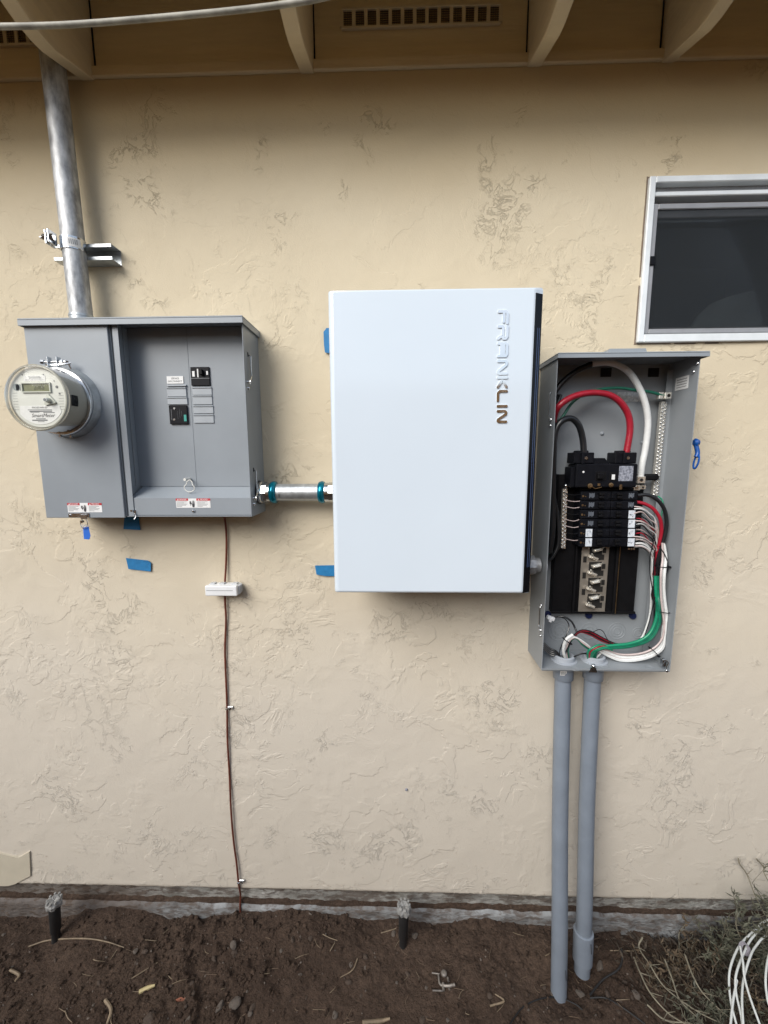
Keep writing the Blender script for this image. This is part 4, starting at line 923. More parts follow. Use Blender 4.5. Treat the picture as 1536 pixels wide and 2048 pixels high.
# branch breakers
HW = mat('handwritten_label', (.50, .55, .62), .5, col2=(.68, .72, .76), vscale=160, detail=2)
yfr = -.073
for col_ in (0, 1):
    for r in range(6):
        py0 = 983+18.6*r; py1 = py0+17.2; sh = -.9*r
        x0 = (1163 if col_ == 0 else 1224)+sh; x1 = (1222 if col_ == 0 else 1275)+sh
        mb = MB(); face_box(mb, x0, py0, x1, py1, yfr, Yb-.001, .0015)
        xt = (1163 if col_ == 0 else 1268)+sh; face_box(mb, xt, py0+2, xt+8, py1-1, yfr+.014, Yb-.001, .001) if False else None
        face_box(mb, x1-6 if col_ == 0 else x0, py0+3, x1 if col_ == 0 else x0+6, py1-3, yfr-.003, yfr, .001)
        bk = mb.build('branch_breaker', BLACKP, pn)
        mb = MB(); tx = (1200 if col_ == 0 else 1236)+sh
        face_box(mb, tx, py0+3, tx+9, py0+8, yfr-.009, yfr, .001); face_box(mb, tx, py0+9.5, tx+9, py0+14, yfr-.009, yfr, .001); mb.each('toggle', BLACKM, bk)
        mb = MB()
        cxs = (1192, 1205) if col_ == 0 else (1250,)
        for cxk in cxs[:1]: q = at(cxk+12+sh, py0+9, yfr); mb.lathe(q, (0, -.0008, 0), [(0, .0024), (1, .002)], 8)
        mb.build('rating_dot', INKG, bk)
        lab = (col_ == 1 and r >= 2) or (col_ == 0 and r >= 4)
        if lab:
            lx = (1174 if col_ == 0 else 1259)+sh*.6; mb = MB(); face_box(mb, lx, py0+.6, lx+12, py1-.6, yfr-.0006, yfr, 0); s_ = mb.build('circuit_label', HW, bk)
            mb = MB(); g_ = random.Random(r*2+col_)
            pts = [at(lx+2+8*g_.random(), py0+2.5+12*g_.random(), yfr-.0009) for _ in range(5)]; mb.tube(pts, .00035, 4, sub=3); mb.build('pen_scribble', INKG, s_)
        else:
            mb = MB(); lx = (1179 if col_ == 0 else 1258)+sh
            for k in range(5): face_box(mb, lx+2.2*k, py0+3+(k % 2), lx+2.2*k+1.2, py1-4-(k*2 % 3), yfr-.0005, yfr, 0)
            mb.build('fine_print', mat('dim_print', (.10, .115, .14), .5) if r == 0 and col_ == 0 else bpy.data.materials['dim_print'], bk)
        if col_ == 0:
            mb = MB(); q = at(1166+sh, py0+9, yfr); mb.lathe(q, (0, -.001, 0), [(0, .0032), (1, .003)], 8); q = at(1171+sh, py0+10, yfr); mb.lathe(q, (0, -.001, 0), [(0, .0018), (1, .0015)], 8); mb.each('terminal_screw', GOLD, bk)
mb = MB(); face_box(mb, 1163, 1093, 1222, 1094.5, yfr+.002, Yb-.001, 0); mb.build('lower_rail', BLACKM, pn)
mb = MB(); q = at(1262, 1097, yfr); 
for dx in (-4, 1, 6): q = at(1260+dx, 1097, yfr+.01); mb.lathe(q, (0, -.005, 0), [(0, .0035), (1, .003)], 8)
mb.each('terminal_screw', ZINC, pn)
# terminal bars
def bar(name, pa, pb, w, y, n, cols=2, off=2.6):
    A = at(*pa, y); B = at(*pb, y); d = B-A; L = np.linalg.norm(d); dd = d/L; nn = np.array([dd[2], 0, -dd[0]])
    mb = MB(); mb.prism([tuple((A+nn*w/2)[[0, 2]]), tuple((A-nn*w/2)[[0, 2]]), tuple((B-nn*w/2)[[0, 2]]), tuple((B+nn*w/2)[[0, 2]])], y, y+.010); o = mb.build(name, ALU, pn)
    mb = MB()
    for k in range(n):
        for c in range(cols):
            p = A+d*((k+.5*(c % 2)+.3)/n)+nn*w*(.24 if c else -.24); mb.lathe((p[0], y, p[2]), (0, -.0035, 0), [(0, .0032), (.7, .0030), (1, .0016)], 8)
    mb.build('bar_screw', ZINC, o)
bar('ground_bar', (1329, 803), (1311, 991), .016, -.030, 26)
bar('neutral_bar', (1131, 978), (1127, 1097), .012, -.052, 16)
mb = MB(); q = at(1132, 972, -.055); mb.lathe(q, (0, -.004, 0), [(0, .0065), (.5, .006), (1, .003)], 14); mb.build('bar_mount_screw', ZINC, pn)
mb = MB(); q = at(1337, 791, -.05); mb.box(q[0]-.009, q[0]+.009, -.05, -.03, q[2]-.009, q[2]+.009, .0015); mb.box(q[0]-.022, q[0]-.010, -.046, -.03, q[2]-.008, q[2]+.010, .001); gl_ = mb.build('ground_lug', ALU, pn)
mb = MB(); mb.lathe((q[0]+.001, -.0501, q[2]), (0, -.0006, 0), [(0, .0045), (1, .0045)], 12); mb.build('screw_hole', DARK, gl_)
# small rivets on the left neutral-bar holder
# ---------------------------------------------------------------- cables
def cable(pts, r, m, name='cable', label='', cat='cable', group=None, sub=6, n=10):
    """pts: (px, py, Y) triples on the photo"""
    P = []
    for p in pts:
        q = at(*p)
        if q[2] > QZ0: q[0] = min(max(q[0], QX0+T+.001+r), QX1-T-.001-r); q[1] = min(q[1], IB-.001-r)
        P.append(q)
    mb = MB(); mb.tube(P, r, n, sub=sub); o = mb.build(name, m, None); tag(o, label, cat, group); return o
cable([(1099, 1105, -.07), (1105, 1060, -.075), (1106, 980, -.08), (1107, 905, -.085), (1111, 862, -.085), (1124, 842, -.085), (1142, 837, -.08), (1157, 850, -.075), (1165, 876, -.07), (1168, 908, -.07)], .0083, RBLK, 'black_cable', 'thick black cable arching over into the left lug of the main breaker')
cable([(1108, 850, -.045), (1109, 832, -.065), (1118, 812, -.08), (1145, 794, -.08), (1180, 786, -.078), (1215, 789, -.075), (1240, 804, -.073), (1256, 829, -.07), (1260, 860, -.068), (1253, 905, -.068)], .0085, RRED, 'red_cable', 'thick red cable arching over to the right lug of the main breaker')
cable([(1100, 850, -.03), (1104, 800, -.03), (1122, 768, -.032), (1150, 744, -.038), (1172, 733, -.042), (1186, 728, -.044)], .0078, RBLK, 'black_cable', 'black end of cable rising at the upper left inside the open panel')  # black length of cable meeting the start of the white one
cable([(1184, 728, -.045),  (1212, 725, -.05), (1238, 731, -.052), (1260, 747, -.055), (1277, 773, -.055), (1290, 805, -.055), (1296, 845, -.052), (1291, 895, -.05), (1284, 930, -.05), (1281, 956, -.048)], .0083, RWHT, 'white_cable', 'thick white cable curving across the top of the open panel')
cable([(1098, 1108, -.06), (1096, 950, -.05), (1108, 860, -.05), (1125, 834, -.055), (1145, 805, -.055), (1170, 788, -.055), (1200, 779, -.05), (1238, 776, -.05), (1275, 781, -.048), (1300, 784, -.045), (1326, 791, -.042)], .0040, RDGR, 'green_cable', 'green cable running to the lug at the top of the ground bar')
for k in range(5):
    o = 2.6*k; yv = -.065+.008*k
    cable([(1098, 1122-o, yv), (1108+o*.5, 1110-o, yv-.004), (1117+o*.4, 1085, yv-.004), (1116+o*.3, 1040, yv), (1109+o*.2, 1000, yv), (1106-o*.3, 950, yv), (1105-o, 880, yv), (1112-o, 820, yv+.01), (1122-o, 790, yv+.02)], .0042, RBLK, 'black_wire', 'black wire bunched down the left side of the open panel', 'wire', 'black wires down the left side of the open panel', n=8)
# right hand feeds
cable([(1275, 991, -.06), (1295, 990, -.065), (1315, 1000, -.07), (1329, 1020, -.072), (1333, 1050, -.072), (1326, 1085, -.07), (1317, 1115, -.065), (1312, 1152, -.06)], .0052, RBLK, 'black_cable', 'medium black cable looping from the top right branch breaker')
cable([(1272, 1004, -.06), (1290, 1008, -.065), (1308, 1019, -.068), (1320, 1038, -.07), (1323, 1060, -.068), (1319, 1085, -.065), (1314, 1110, -.06), (1308, 1150, -.055)], .0048, RRED, 'red_cable', 'medium red cable looping down from the second right branch breaker')
cable([(1316, 992, -.035), (1324, 1000, -.04), (1326, 1014, -.045), (1321, 1040, -.05), (1318, 1070, -.045)], .0019, RGRN, 'green_wire', 'thin green wire leaving the bottom end of the ground bar', 'wire')
g = random.Random(5)
for k in range(19):
    py = 1013+4.6*k; mm = (RPNK, RWHT, RBLK, RPNK, RBLK, RRED, RPNK)[k % 7]; nm = {RPNK.name: ('pale_wire', 'pale'), RWHT.name: ('white_wire', 'white'), RBLK.name: ('black_wire', 'black'), RRED.name: ('red_wire', 'red')}[mm.name]
    bend = 14+g.random()*16; xe = 1306+g.random()*10; yv = -.040-.03*g.random()
    cable([(1270-.05*(py-983), py, yv-.01), (1284, py+g.uniform(-4, 3), yv-.018), (1298, py+4+bend*.35, yv-.01), (xe, py+bend+10, yv), (xe-1+g.uniform(-3, 3), min(1160, py+bend+60), -.045), (1309+g.uniform(-4, 4), 1185, -.045)], .0017, mm, nm[0],
          'thin %s wire fanning out from the right ends of the branch breakers' % nm[1], 'wire', 'thin %s wires fanning out from the right breakers' % nm[1], n=6)
for k in range(2):
    cable([(1268, 1087+6*k, -.06), (1285, 1087+6*k, -.066), (1298, 1096+6*k, -.06), (1304, 1112+4*k, -.055), (1305, 1150, -.05)], .0031, RWHT, 'white_wire', 'heavier white wire leaving the lowest right branch breaker', 'wire', 'heavier white wires from the lowest right breaker', n=8)
# left neutrals
for k in range(8):
    py = 986+13*k
    cable([(1129, py, -.055), (1140, py+3, -.063), (1150, py+4, -.064), (1163-.1*k, py+g.uniform(2, 6)-3, -.066)], .0009, RPNK if k % 3 else RBLK, 'bar_wire', 'very thin wire linking the left terminal bar to the breakers', 'wire', 'very thin wires from the left terminal bar', n=5)
# white bundle
for k in range(11):
    a = -8+16*((k*7) % 11)/10; b = .006*((k % 3)-1); y1, y2 = -.074+b, -.088+b
    cable([(1327+a*.3, 1086+2*(k % 4), y1), (1329+a*.45, 1115, y1), (1326+a*.5, 1145, y2), (1325+a*.45, 1175, y2), (1327+a*.5, 1205, y2), (1330+a*.5, 1228, y2), (1334+a*.7, 1250, y2), (1331+a*.7, 1274, y2), (1320+a*.7, 1294+a*.4, y2), (1299+a*.4, 1308+a*.7, -.085+b), (1270, 1315+a*.8, -.080+b*.5), (1240, 1315+a*.8, -.072+b*.3), (1215, 1306+a*.7, -.07), (1198, 1299+a*.4, -.066), (1190+a*.2, 1304, -.062), (1188+a*.3, 1322, -.058)], .0028, RWHT if k % 4 else RPNK,
          'bundle_wire', 'white wire of the bundle sweeping down the right side of the open panel', 'wire', 'white bundle wires down the right side of the panel', sub=4, n=8)
for k in range(2):
    cable([(1305+k*2, 1100, -.05), (1302+k*2, 1160, -.045), (1301+k, 1215, -.045), (1294+k, 1250, -.05), (1280, 1280+k*2, -.055), (1255, 1292, -.06), (1215, 1297+k, -.062), (1190, 1318, -.06)], .0026, RWHT, 'inner_wire', 'white wire on the inner side of the right bundle, running to the bottom', 'wire', 'inner white wires of the right bundle', sub=4, n=8)
# green wires
for k, r in enumerate((.0046, .0042, .0038, .0032)):
    o = 3.2*k
    cable([(1311+o*.5, 1152, -.080), (1312+o*.5, 1185, -.084), (1315+o*.4, 1215, -.086-.003*k), (1311+o, 1242, -.088), (1300+o, 1266+o*.3, -.090), (1282+o, 1280+o*.5, -.090), (1255, 1288+o*.7, -.088), (1225, 1291+o*.6, -.086), (1204, 1294+o*.4, -.082), (1190+k, 1305, -.074), (1184+2*k, 1320, -.062)], r, RGRN if k % 2 == 0 else RDGR,
          'green_wire', 'thick green wire curving along the bottom right into the right conduit hub', 'wire', 'thick green wires curving into the right conduit hub', sub=5, n=8)
# dark/red strands inside the right bundle and along the bottom
for k in range(10):
    a = g.uniform(-5, 6); mm = RRED if k in (1, 4, 8) else RBLK; nm = 'red' if mm is RRED else 'black'
    cable([(1311+a, 1100, -.06), (1309+a, 1150, -.062), (1309-a, 1190, -.06), (1312+a, 1225, -.06), (1305+a, 1255, -.062), (1288, 1277+a*.6, -.066), (1262, 1288+a*.5, -.070), (1232, 1288+a*.4, -.072), (1205, 1277+a, -.078), (1180, 1264+a, -.085), (1160, 1262+a*.5, -.088), (1145, 1275+a*.5, -.085), (1134, 1295+a*.4, -.075), (1128+a*.5, 1322, -.062)], .0019, mm,
          'strand_wire', '%s strand running down the right side and back left to the left conduit hub' % nm, 'wire', '%s strands along the right and bottom of the panel' % nm, sub=4, n=6)
cable([(1318, 1092, -.08), (1331, 1112, -.085), (1336, 1135, -.085), (1328, 1160, -.085), (1312, 1190, -.085), (1305, 1216, -.085), (1298, 1245, -.08), (1290, 1270, -.07)], .0013, RBLK, 'loop_wire', 'thin black wire looping outside the right bundle', 'wire', n=6)
cable([(1308, 1080, -.08), (1300, 1115, -.085), (1301, 1155, -.085), (1307, 1190, -.085), (1308, 1235, -.08)], .0016, RBLK, 'loop_wire', 'thin black wire bowing left across the right bundle', 'wire', n=6)
cable([(1168, 1264, -.09), (1185, 1264, -.092), (1198, 1259, -.092), (1207, 1264, -.09), (1216, 1280, -.088), (1232, 1291, -.085), (1262, 1291, -.08)], .0011, RBLK, 'loop_wire', 'thin black wire humped above the bottom bundle', 'wire', n=6)
# bundle between hubs: whitish group from left hub over to right hub
for k in range(5):
    o = 2.4*k
    cable([(1134+k, 1320, -.062), (1130+k*1.5, 1300, -.075), (1134+o, 1284-k, -.088), (1146+o*.8, 1274+o*.4, -.09), (1163+o*.3, 1281+o, -.088), (1180, 1294+o*.7, -.082), (1190, 1306+o*.4, -.07), (1192, 1322, -.06)], .0023, (RWHT, RPNK, RPNK, RBLK, RDGR)[k], 'hub_wire',
          ('pale' if k < 3 else 'black' if k == 3 else 'green')+' wire arching from the left conduit hub across to the right hub', 'wire', ('pale' if k < 3 else 'dark')+' wires arching between the two conduit hubs', n=7)
cable([(1132, 1322, -.062), (1127, 1300, -.078), (1132, 1280, -.088), (1146, 1269, -.09)], .0046, RWHT, 'white_cable', 'short stout white cable rising out of the left conduit hub')
for k in range(4):
    cable([(1087, 1286+4*k, -.05), (1100, 1297+4*k, -.06), (1114, 1304+3*k, -.066), (1123+k, 1320, -.06)], .0026, RBLK, 'entry_wire', 'black wire entering the left hub from the lower left corner', 'wire', 'black wires entering the left hub from the corner', n=7)
cable([(1108, 1234, -.05), (1126, 1233, -.06), (1142, 1242, -.068), (1150, 1256, -.075), (1153, 1268, -.085), (1140, 1285, -.085), (1124, 1322, -.062)], .0028, RBLK, 'black_cable', 'black cable curling from the white connector over to the left hub')
cable([(1114, 1233, -.055), (1130, 1238, -.065), (1138, 1252, -.07), (1132, 1272, -.078), (1120, 1300, -.07), (1120, 1322, -.06)], .0015, RBLK, 'loop_wire', 'thin black wire curling down from the white connector', 'wire', n=6)
mb = MB(); q = at(1102, 1236, -.055)
M_ = Matrix.Translation(Vector(q))@Matrix.Rotation(math.radians(20), 4, 'Y'); mb.box(-.012, .010, -.006, .006, -.006, .005, .0015, M=M_); mb.box(-.006, .002, -.009, -.004, -.011, .001, .001, M=M_); o = mb.build('wire_connector', WHITEP); tag(o, 'small white plug connector at the lower left inside the open panel', 'connector')
cable([(1138, 1322, -.062), (1150, 1313, -.075), (1166, 1307, -.08), (1180, 1311, -.075), (1186, 1322, -.062)], .0024, RBLK, 'jumper_wire', 'black wire hopping low between the two conduit hubs', 'wire', n=7)
# green/red wrap seen over the right hub
for k in range(4):
    cable([(1176+2*k, 1322, -.066), (1176+4*k, 1304, -.088), (1186+5*k, 1295+k, -.094), (1200+4*k, 1290+2*k, -.092), (1215+3*k, 1294+2*k, -.085)], .0030, (RGRN, RRED, RGRN, RGRN)[k], 'bend_wire', ('red' if k == 1 else 'green')+' wire bending sharply over the right conduit hub', 'wire', None if k == 1 else 'green wires bending over the right conduit hub', n=8)
# zip ties
def tie(px, py, y, rx, tilt, txt):
    c = at(px, py, y); A = np.linspace(0, 2*math.pi, 16, endpoint=False); u = np.array([math.cos(tilt), 0, math.sin(tilt)]); v = np.array([0, 1, 0])
    mb = MB(); mb.tube([c+u*rx*math.cos(a)+v*rx*.9*math.sin(a) for a in A], .0012, 5, closed=True, sub=2); mb.box(c[0]+u[0]*rx-.003, c[0]+u[0]*rx+.003, c[1]-rx*.6-.003, c[1]-rx*.6+.003, c[2]+u[2]*rx-.002, c[2]+u[2]*rx+.002, .0006)
    o = mb.build('zip_tie', BLACKP); tag(o, txt, 'zip tie')
tie(1323, 1132, -.080, .016, .0, 'black zip tie round the white bundle, highest on the right side')
tie(1327, 1222, -.088, .017, -.05, 'black zip tie round the white bundle halfway down the right side')
tie(1306, 1302, -.088, .016, -.8, 'black zip tie round the bundle at its lower right bend')
tie(1133, 1281, -.086, .012, -.6, 'black zip tie round the wires above the left conduit hub')

# blue clip on panel's right side
bc = thing('blue_clip', 'blue plastic clip hanging from the right side of the open breaker panel', 'clip', tuple(at(1388, 935, -.07)))
mb = MB(); x_ = at(1387, 910, -.10)[0]
z0 = at(1388, 937, -.10)[2]; z1 = at(1390, 882, -.10)[2]; yy = -.100
mb.lathe((x_-.003, yy, z1-.004), (.012, 0, 0), [(0, .006), (.4, .011), (1, .008)], 14)
mb.tube([(x_+.003, yy, z1-.008), (x_+.007, yy-.004, z1-.03), (x_+.003, yy-.006, z0+.03)], .0055, 8)
mb.build('clip_head', BLUEP, bc)
mb = MB(); mb.tube([(x_+.003+.003*math.sin(t), yy-.008+.008*math.cos(t), z0+.018+.018*math.sin(t)) for t in np.linspace(0, 2*math.pi, 12, endpoint=False)], .0024, 7, closed=True); mb.build('clip_loop', BLUEP, bc)

# ------------------------------------------------------------------ PVC conduits
def pvc(name, label, xt, top, bot, ybot, cut, coup, fl):
    t_ = thing(name, label, 'conduit', (xt, ybot, bot))
    A = np.array([xt, -.060, top]); Bp = np.array([xt, ybot, bot]); dv_ = (Bp-A)
    mb = MB(); mid = A+dv_*.5+np.array([0, .004, 0])
    r = .0230
    mb.tube([A, A+dv_*.25+np.array([0, .006, 0]), mid+np.array([0, .004, 0]), A+dv_*.8, Bp, Bp+dv_*.06], r, 30, sub=4)
    mb.build('pipe', PVC, t_)
    mb = MB(); mb.lathe(A+dv_*.0, dv_/np.linalg.norm(dv_), [(-.012, .0268), (.004, .0285), (.040, .0282), (.042, .026)], 28); mb.build('terminal_adapter', PVC, t_)
    mb = MB(); mb.lathe((xt, -.060, QZ0+T), (0, 0, .001), [(0, .037), (2, .037), (3, .030), (14, .030), (16, .027), (16, .023), (2, .022)], 28, cap=False); mb.build('hub_bushing', mat('pale_pvc', (.32, .35, .39), .4, var=.05), t_)
    if coup:
        n_ = dv_/np.linalg.norm(dv_); mb = MB(); mb.lathe(Bp-n_*.085, n_, [(0, .0245), (.002, .0285), (.008, .0292), (.10, .0285)], 28); mb.build('coupling', PVC, t_)
    a = Bp-dv_/np.linalg.norm(dv_)*.055+np.array([.009, -r-.0025-(.005 if coup else 0), 0]); mb = MB()
    mb.tube([a+np.array([0, .0022, .02]), a+np.array([.002, .002, 0]), a+np.array([.004, .003, -.016])], .0010, 5); mb.build('marker_line', INK, t_)
    return t_
p1 = pvc('pvc_conduit', 'grey plastic conduit dropping from the open panel, the left and nearer of two', .498, QZ0-.014, .004, -.160, True, False, 1)
p2 = pvc('pvc_conduit', 'grey plastic conduit with a coupling at its foot, the right and farther of two', .586, QZ0-.014, .050, -.118, True, True, 1)
mb = MB(); a = at(1126, 1345, -.09); mb.box(a[0]-.007, a[0]+.011, -.0895, -.0880, a[2]-.010, a[2]+.004); s_ = mb.build('sticker', LBL, p1)
mb = MB()
for k in range(5): mb.box(a[0]-.005+.003*k, a[0]-.0038+.003*k, -.0900, -.0894, a[2]-.008, a[2]+.001)
mb.build('barcode', INKG, s_)

# ------------------------------------------------------------------ blue tape pieces
def tape(px_list, label, y=-.006):
    pts = [at(a, b, y) for a, b in px_list]; mb = MB(); mb.prism([(q[0], q[2]) for q in pts], y-.0006, y+.0004); o = mb.build('blue_tape', TAPE); tag(o, label, 'tape', 'pieces of blue tape on the wall')
tape([(252, 1116), (296, 1121), (302, 1126), (301.5, 1143), (257, 1138)], 'piece of blue tape alone on the stucco below the meter cabinet')
tape([(250, 1020), (275, 1020), (281, 1060), (247, 1058)], 'dark blue tape half hidden at the bottom edge of the meter cabinet')
tape([(647, 664), (653, 656), (690, 656), (690, 712), (650, 705), (648, 690)], 'blue tape peeking out at the upper left edge of the white cabinet')
tape([(630, 1131), (700, 1130), (700, 1153), (650, 1152), (633, 1149)], 'blue tape peeking out at the lower left edge of the white cabinet')

# ------------------------------------------------------------------ ground wire, clips, bonding bridge
gw = MB()
gw.tube([at(445, 1030, -.03), at(450, 1040, -.012), at(453, 1080, -.008), at(452, 1130, -.008), at(450, 1165, -.012), at(450, 1200, -.010), at(452, 1240, -.008), at(450, 1300, -.007), at(452, 1360, -.007), at(454, 1410, -.007), at(455, 1480, -.008), at(459, 1550, -.007), at(462, 1620, -.009), at(467, 1680, -.007), at(473, 1725, -.008), at(477, 1765, -.008), at(481, 1790, .004), at(480, 1815, .000), at(482, 1835, -.004), at(481, 1860, -.02)], .0032, 8, sub=5)
o = gw.build('ground_wire', COPPER); tag(o, 'reddish copper ground wire running down the stucco into the soil', 'wire')
for px, py, s in ((457, 1416, 'upper'), (480, 1763, 'lower')):
    q = at(px, py, -.008); mb = MB(); mb.box(q[0]-.004, q[0]+.014, -.008, -.004, q[2]-.005, q[2]+.005, .001); mb.tube([(q[0]-.009, -.005, q[2]), (q[0]-.006, -.013, q[2]), (q[0]-.001, -.013, q[2]), (q[0]+.001, -.007, q[2])], .0028, 7); mb.lathe((q[0]+.009, -.008, q[2]), (0, -.004, 0), [(0, .0045), (1, .003)], 10)
    o = mb.build('wire_clip', ZINC); tag(o, 'small metal clip holding the copper wire, '+('midway down the stucco' if s == 'upper' else 'just above the foundation edge'), 'clip')
br = thing('bonding_block', 'small white plastic bonding block with grooved ends on the copper wire', 'bonding block', (-.521, 0, 1.17))
a = at(409, 1172, -.045); b = at(474, 1192.5, -.045); mb = MB(); mb.box(a[0], b[0], -.045, -.030, b[2], a[2], .003, 2); mb.box(a[0]+.003, b[0]-.002, -.030, -.004, b[2]+.002, a[2]-.001, .0015); mb.build('cover', WHITEP, br)
mb = MB()
for k in range(3): mb.box(b[0]-.004, b[0]+.004, -.032+.009*k, -.027+.009*k, b[2]+.001+.001*k, a[2]-.002, .001)
for xx in (.16, .46, .86): x = a[0]+(b[0]-a[0])*xx; mb.box(x-.008, x+.008, -.028, -.012, a[2]-.002, a[2]+.003, .001)
mb.build('clamp_bar', mat('grey_plastic', (.48, .5, .52), .4), br)
mb = MB(); mb.box(a[0]+.005, b[0]-.012, -.0455, -.0449, (a[2]+b[2])/2+.001, (a[2]+b[2])/2+.0022); mb.build('groove', INKG, br)
# small bolt head stuck in wall
mb = MB(); q = at(813, 1578, 0); mb.lathe((q[0], .001, q[2]), (0, -.008, 0), [(0, .005), (.6, .0045), (1, .002)], 12); o = mb.build('wall_anchor', mat('grey_anchor', (.2, .21, .25), .6)); tag(o, 'small grey screw anchor alone in the lower middle of the stucco', 'anchor')

# ------------------------------------------------------------------ overhead cable
mb = MB(); mb.tube([at(-260, 42, -.26), at(-60, 52, -.26), at(60, 52, -.26), at(160, 48, -.26), at(300, 37, -.26), at(440, 24, -.26), at(560, 10, -.26), at(660, -8, -.26), at(900, -70, -.24)], .0052, 10, sub=6)
o = mb.build('overhead_cable', OLDCAB); tag(o, 'weathered pale cable strung under the eave at the upper left', 'cable')

# ------------------------------------------------------------------ sprinklers
def sprinkler(px, pyb, pyt, label, lean, seed):
    b = atz(px, pyb, .0); y = b[1]; t = at(px+lean, pyt, y); d = np.array([t[0]-b[0], 0, t[2]-b[2]]); L = np.linalg.norm(d); n_ = d/L
    r = thing('sprinkler_head', label, 'sprinkler', tuple(b)); r['group'] = 'sprinkler risers by the foundation'
    mb = MB(); mb.lathe(b-n_*.03, n_, [(0, .0125), (.05, .0125), (.055, .0155), (L+.018, .0165)], 20); mb.build('riser', RUBBER, r)
    mb = MB(); g_ = random.Random(seed); k_ = 18; prof_ = []
    mb.lathe(b+n_*(L-.020), n_, [(0, .017), (.002, .0225), (.014, .0235), (.020, .020), (.024, .014), (.022, .007), (.020, .001)], k_, cap=True, smooth=False)
    for v in mb.bm.verts:
        a = math.atan2(v.co.y-b[1], v.co.x-b[0]); s = 1+.11*math.sin(a*7+seed)+g_.uniform(-.05, .05); v.co.x = b[0]+(v.co.x-b[0])*s; v.co.y = b[1]+(v.co.y-b[1])*s; v.co.z += g_.uniform(-.0015, .0015)
    for k in range(9):
        a = k*2*math.pi/9; c = b+n_*(L+.003); mb.box(c[0]+.0185*math.cos(a)-.003, c[0]+.0185*math.cos(a)+.003, c[1]+.0185*math.sin(a)-.003, c[1]+.0185*math.sin(a)+.003, c[2]-.006, c[2]+.003+.003*g_.random(), .0008)
    mb.build('nozzle_cap', mat('chalky_plastic', (.24, .24, .235), .7, var=.3, vscale=90) if seed == 1 else bpy.data.materials['chalky_plastic'], r)
sprinkler(112, 1872, 1800, 'black sprinkler riser with a chalky toothed cap near the left edge', -4, 1)
sprinkler(806, 1886, 1812, 'black sprinkler riser with a chalky toothed cap below the white cabinet', 2, 2)

# ------------------------------------------------------------------ things on the soil
def gz(x, y): return float(gh(np.array([x]), np.array([y]))[0])
def blob(r, seed, sx=1, sy=1, sz=.6):
    b = bmesh.new(); bmesh.ops.create_icosphere(b, subdivisions=2, radius=1); g_ = random.Random(seed)
    axs = [(Vector((g_.uniform(-1, 1), g_.uniform(-1, 1), g_.uniform(-1, 1))).normalized(), g_.uniform(.55, .9)) for _ in range(7)]
    for v in b.verts:
        for ax, dd in axs:
            t = v.co.dot(ax)
            if t > dd: v.co -= ax*(t-dd)
        v.co = Vector((v.co.x*sx*r, v.co.y*sy*r, v.co.z*sz*r))
    return b
stone_meshes = []
for k in range(8):
    b = blob(1, k, 1, .55+.08*k % .5, .55); me = bpy.data.meshes.new('stone'); b.to_mesh(me); b.free(); me.materials.append(STONE if k % 3 else STONE2); stone_meshes.append(me)
def stone(px, py, r, k, label=None, group='loose stones and clods on the soil'):
    p = atz(px, py, 0.0); z = gz(p[0], p[1]); p = atz(px, py, z); z = gz(p[0], p[1])
    o = bpy.data.objects.new('stone', stone_meshes[k % 8]); COL.objects.link(o); o.location = (p[0], p[1], z+r*.15); o.scale = (r, r, r); o.rotation_euler = (g.uniform(-.3, .3), g.uniform(-.3, .3), g.uniform(0, 6.28))
    tag(o, label or ('rough grey-brown stone lying loose on the soil' if k % 3 else 'pale grey stone lying loose on the soil'), 'stone', group if label is None else None)
    if label is None: o['group'] = 'brown stones on the soil' if k % 3 else 'grey stones on the soil'
stone(428, 1920, .011, 1, 'rounded pale brown stone below the copper wire, largest in that spot')
for px, py, r in ((270, 1905, .010), (290, 1900, .012), (467, 1892, .014), (468, 1908, .012), (273, 1925, .009), (470, 2010, .018), (440, 2015, .016), (505, 2015, .011), (300, 2040, .022), (730, 1915, .011), (585, 1880, .010), (600, 1875, .009), (620, 1875, .009), (697, 1965, .011), (600, 1950, .007), (815, 1950, .009), (787, 1868, .010), (830, 1872, .012), (1160, 1990, .016), (1200, 1935, .018), (1270, 1990, .014), (1215, 1990, .014), (1250, 1965, .010), (670, 2030, .010), (845, 2040, .010), (885, 1948, .009)):
    stone(px, py, r, int(px) % 8)
for _ in range(110):
    stone(g.uniform(0, 1300), 1850+198*g.random()**.8, .003+.006*g.random()**2, g.randrange(8))
# fine gravel and crumbs: one uncountable mass
def scatter(n, rmin, rmax, xr, yr, m, name, label, seed, dens=None):
    g_ = np.random.default_rng(seed); Vs = []; Fs = []; off = 0
    b = bmesh.new(); bmesh.ops.create_icosphere(b, subdivisions=1, radius=1); base_ = np.array([v.co[:] for v in b.verts]); b.verts.index_update(); fc = np.array([[v.index for v in f.verts] for f in b.faces]); b.free()
    xs_ = g_.uniform(*xr, n); ys_ = g_.uniform(*yr, n); zs_ = gh(xs_, ys_); cl = fbm(xs_*3.1, ys_*3.1, 2, 31)
    for k in range(n):
        if g_.random() > np.clip((cl[k]-.33)*4, .12, 1): continue
        r = rmin+(rmax-rmin)*g_.random()**3; A = base_*(1+g_.uniform(-.3, .3, (len(base_), 1)))*r*g_.uniform(.6, 1.2, 3); th_ = g_.uniform(0, 6.28); c_, s_ = math.cos(th_), math.sin(th_)
        A = np.stack([A[:, 0]*c_-A[:, 1]*s_, A[:, 0]*s_+A[:, 1]*c_, A[:, 2]], -1)+[xs_[k], ys_[k], zs_[k]+r*.2]
        Vs.append(A); Fs.append(fc+off); off += len(A)
    V_ = np.vstack(Vs); F_ = np.vstack(Fs); o = mesh_obj(name, V_, F_.tolist(), m); o['kind'] = 'stuff'; o['label'] = label; o['category'] = 'soil crumbs'
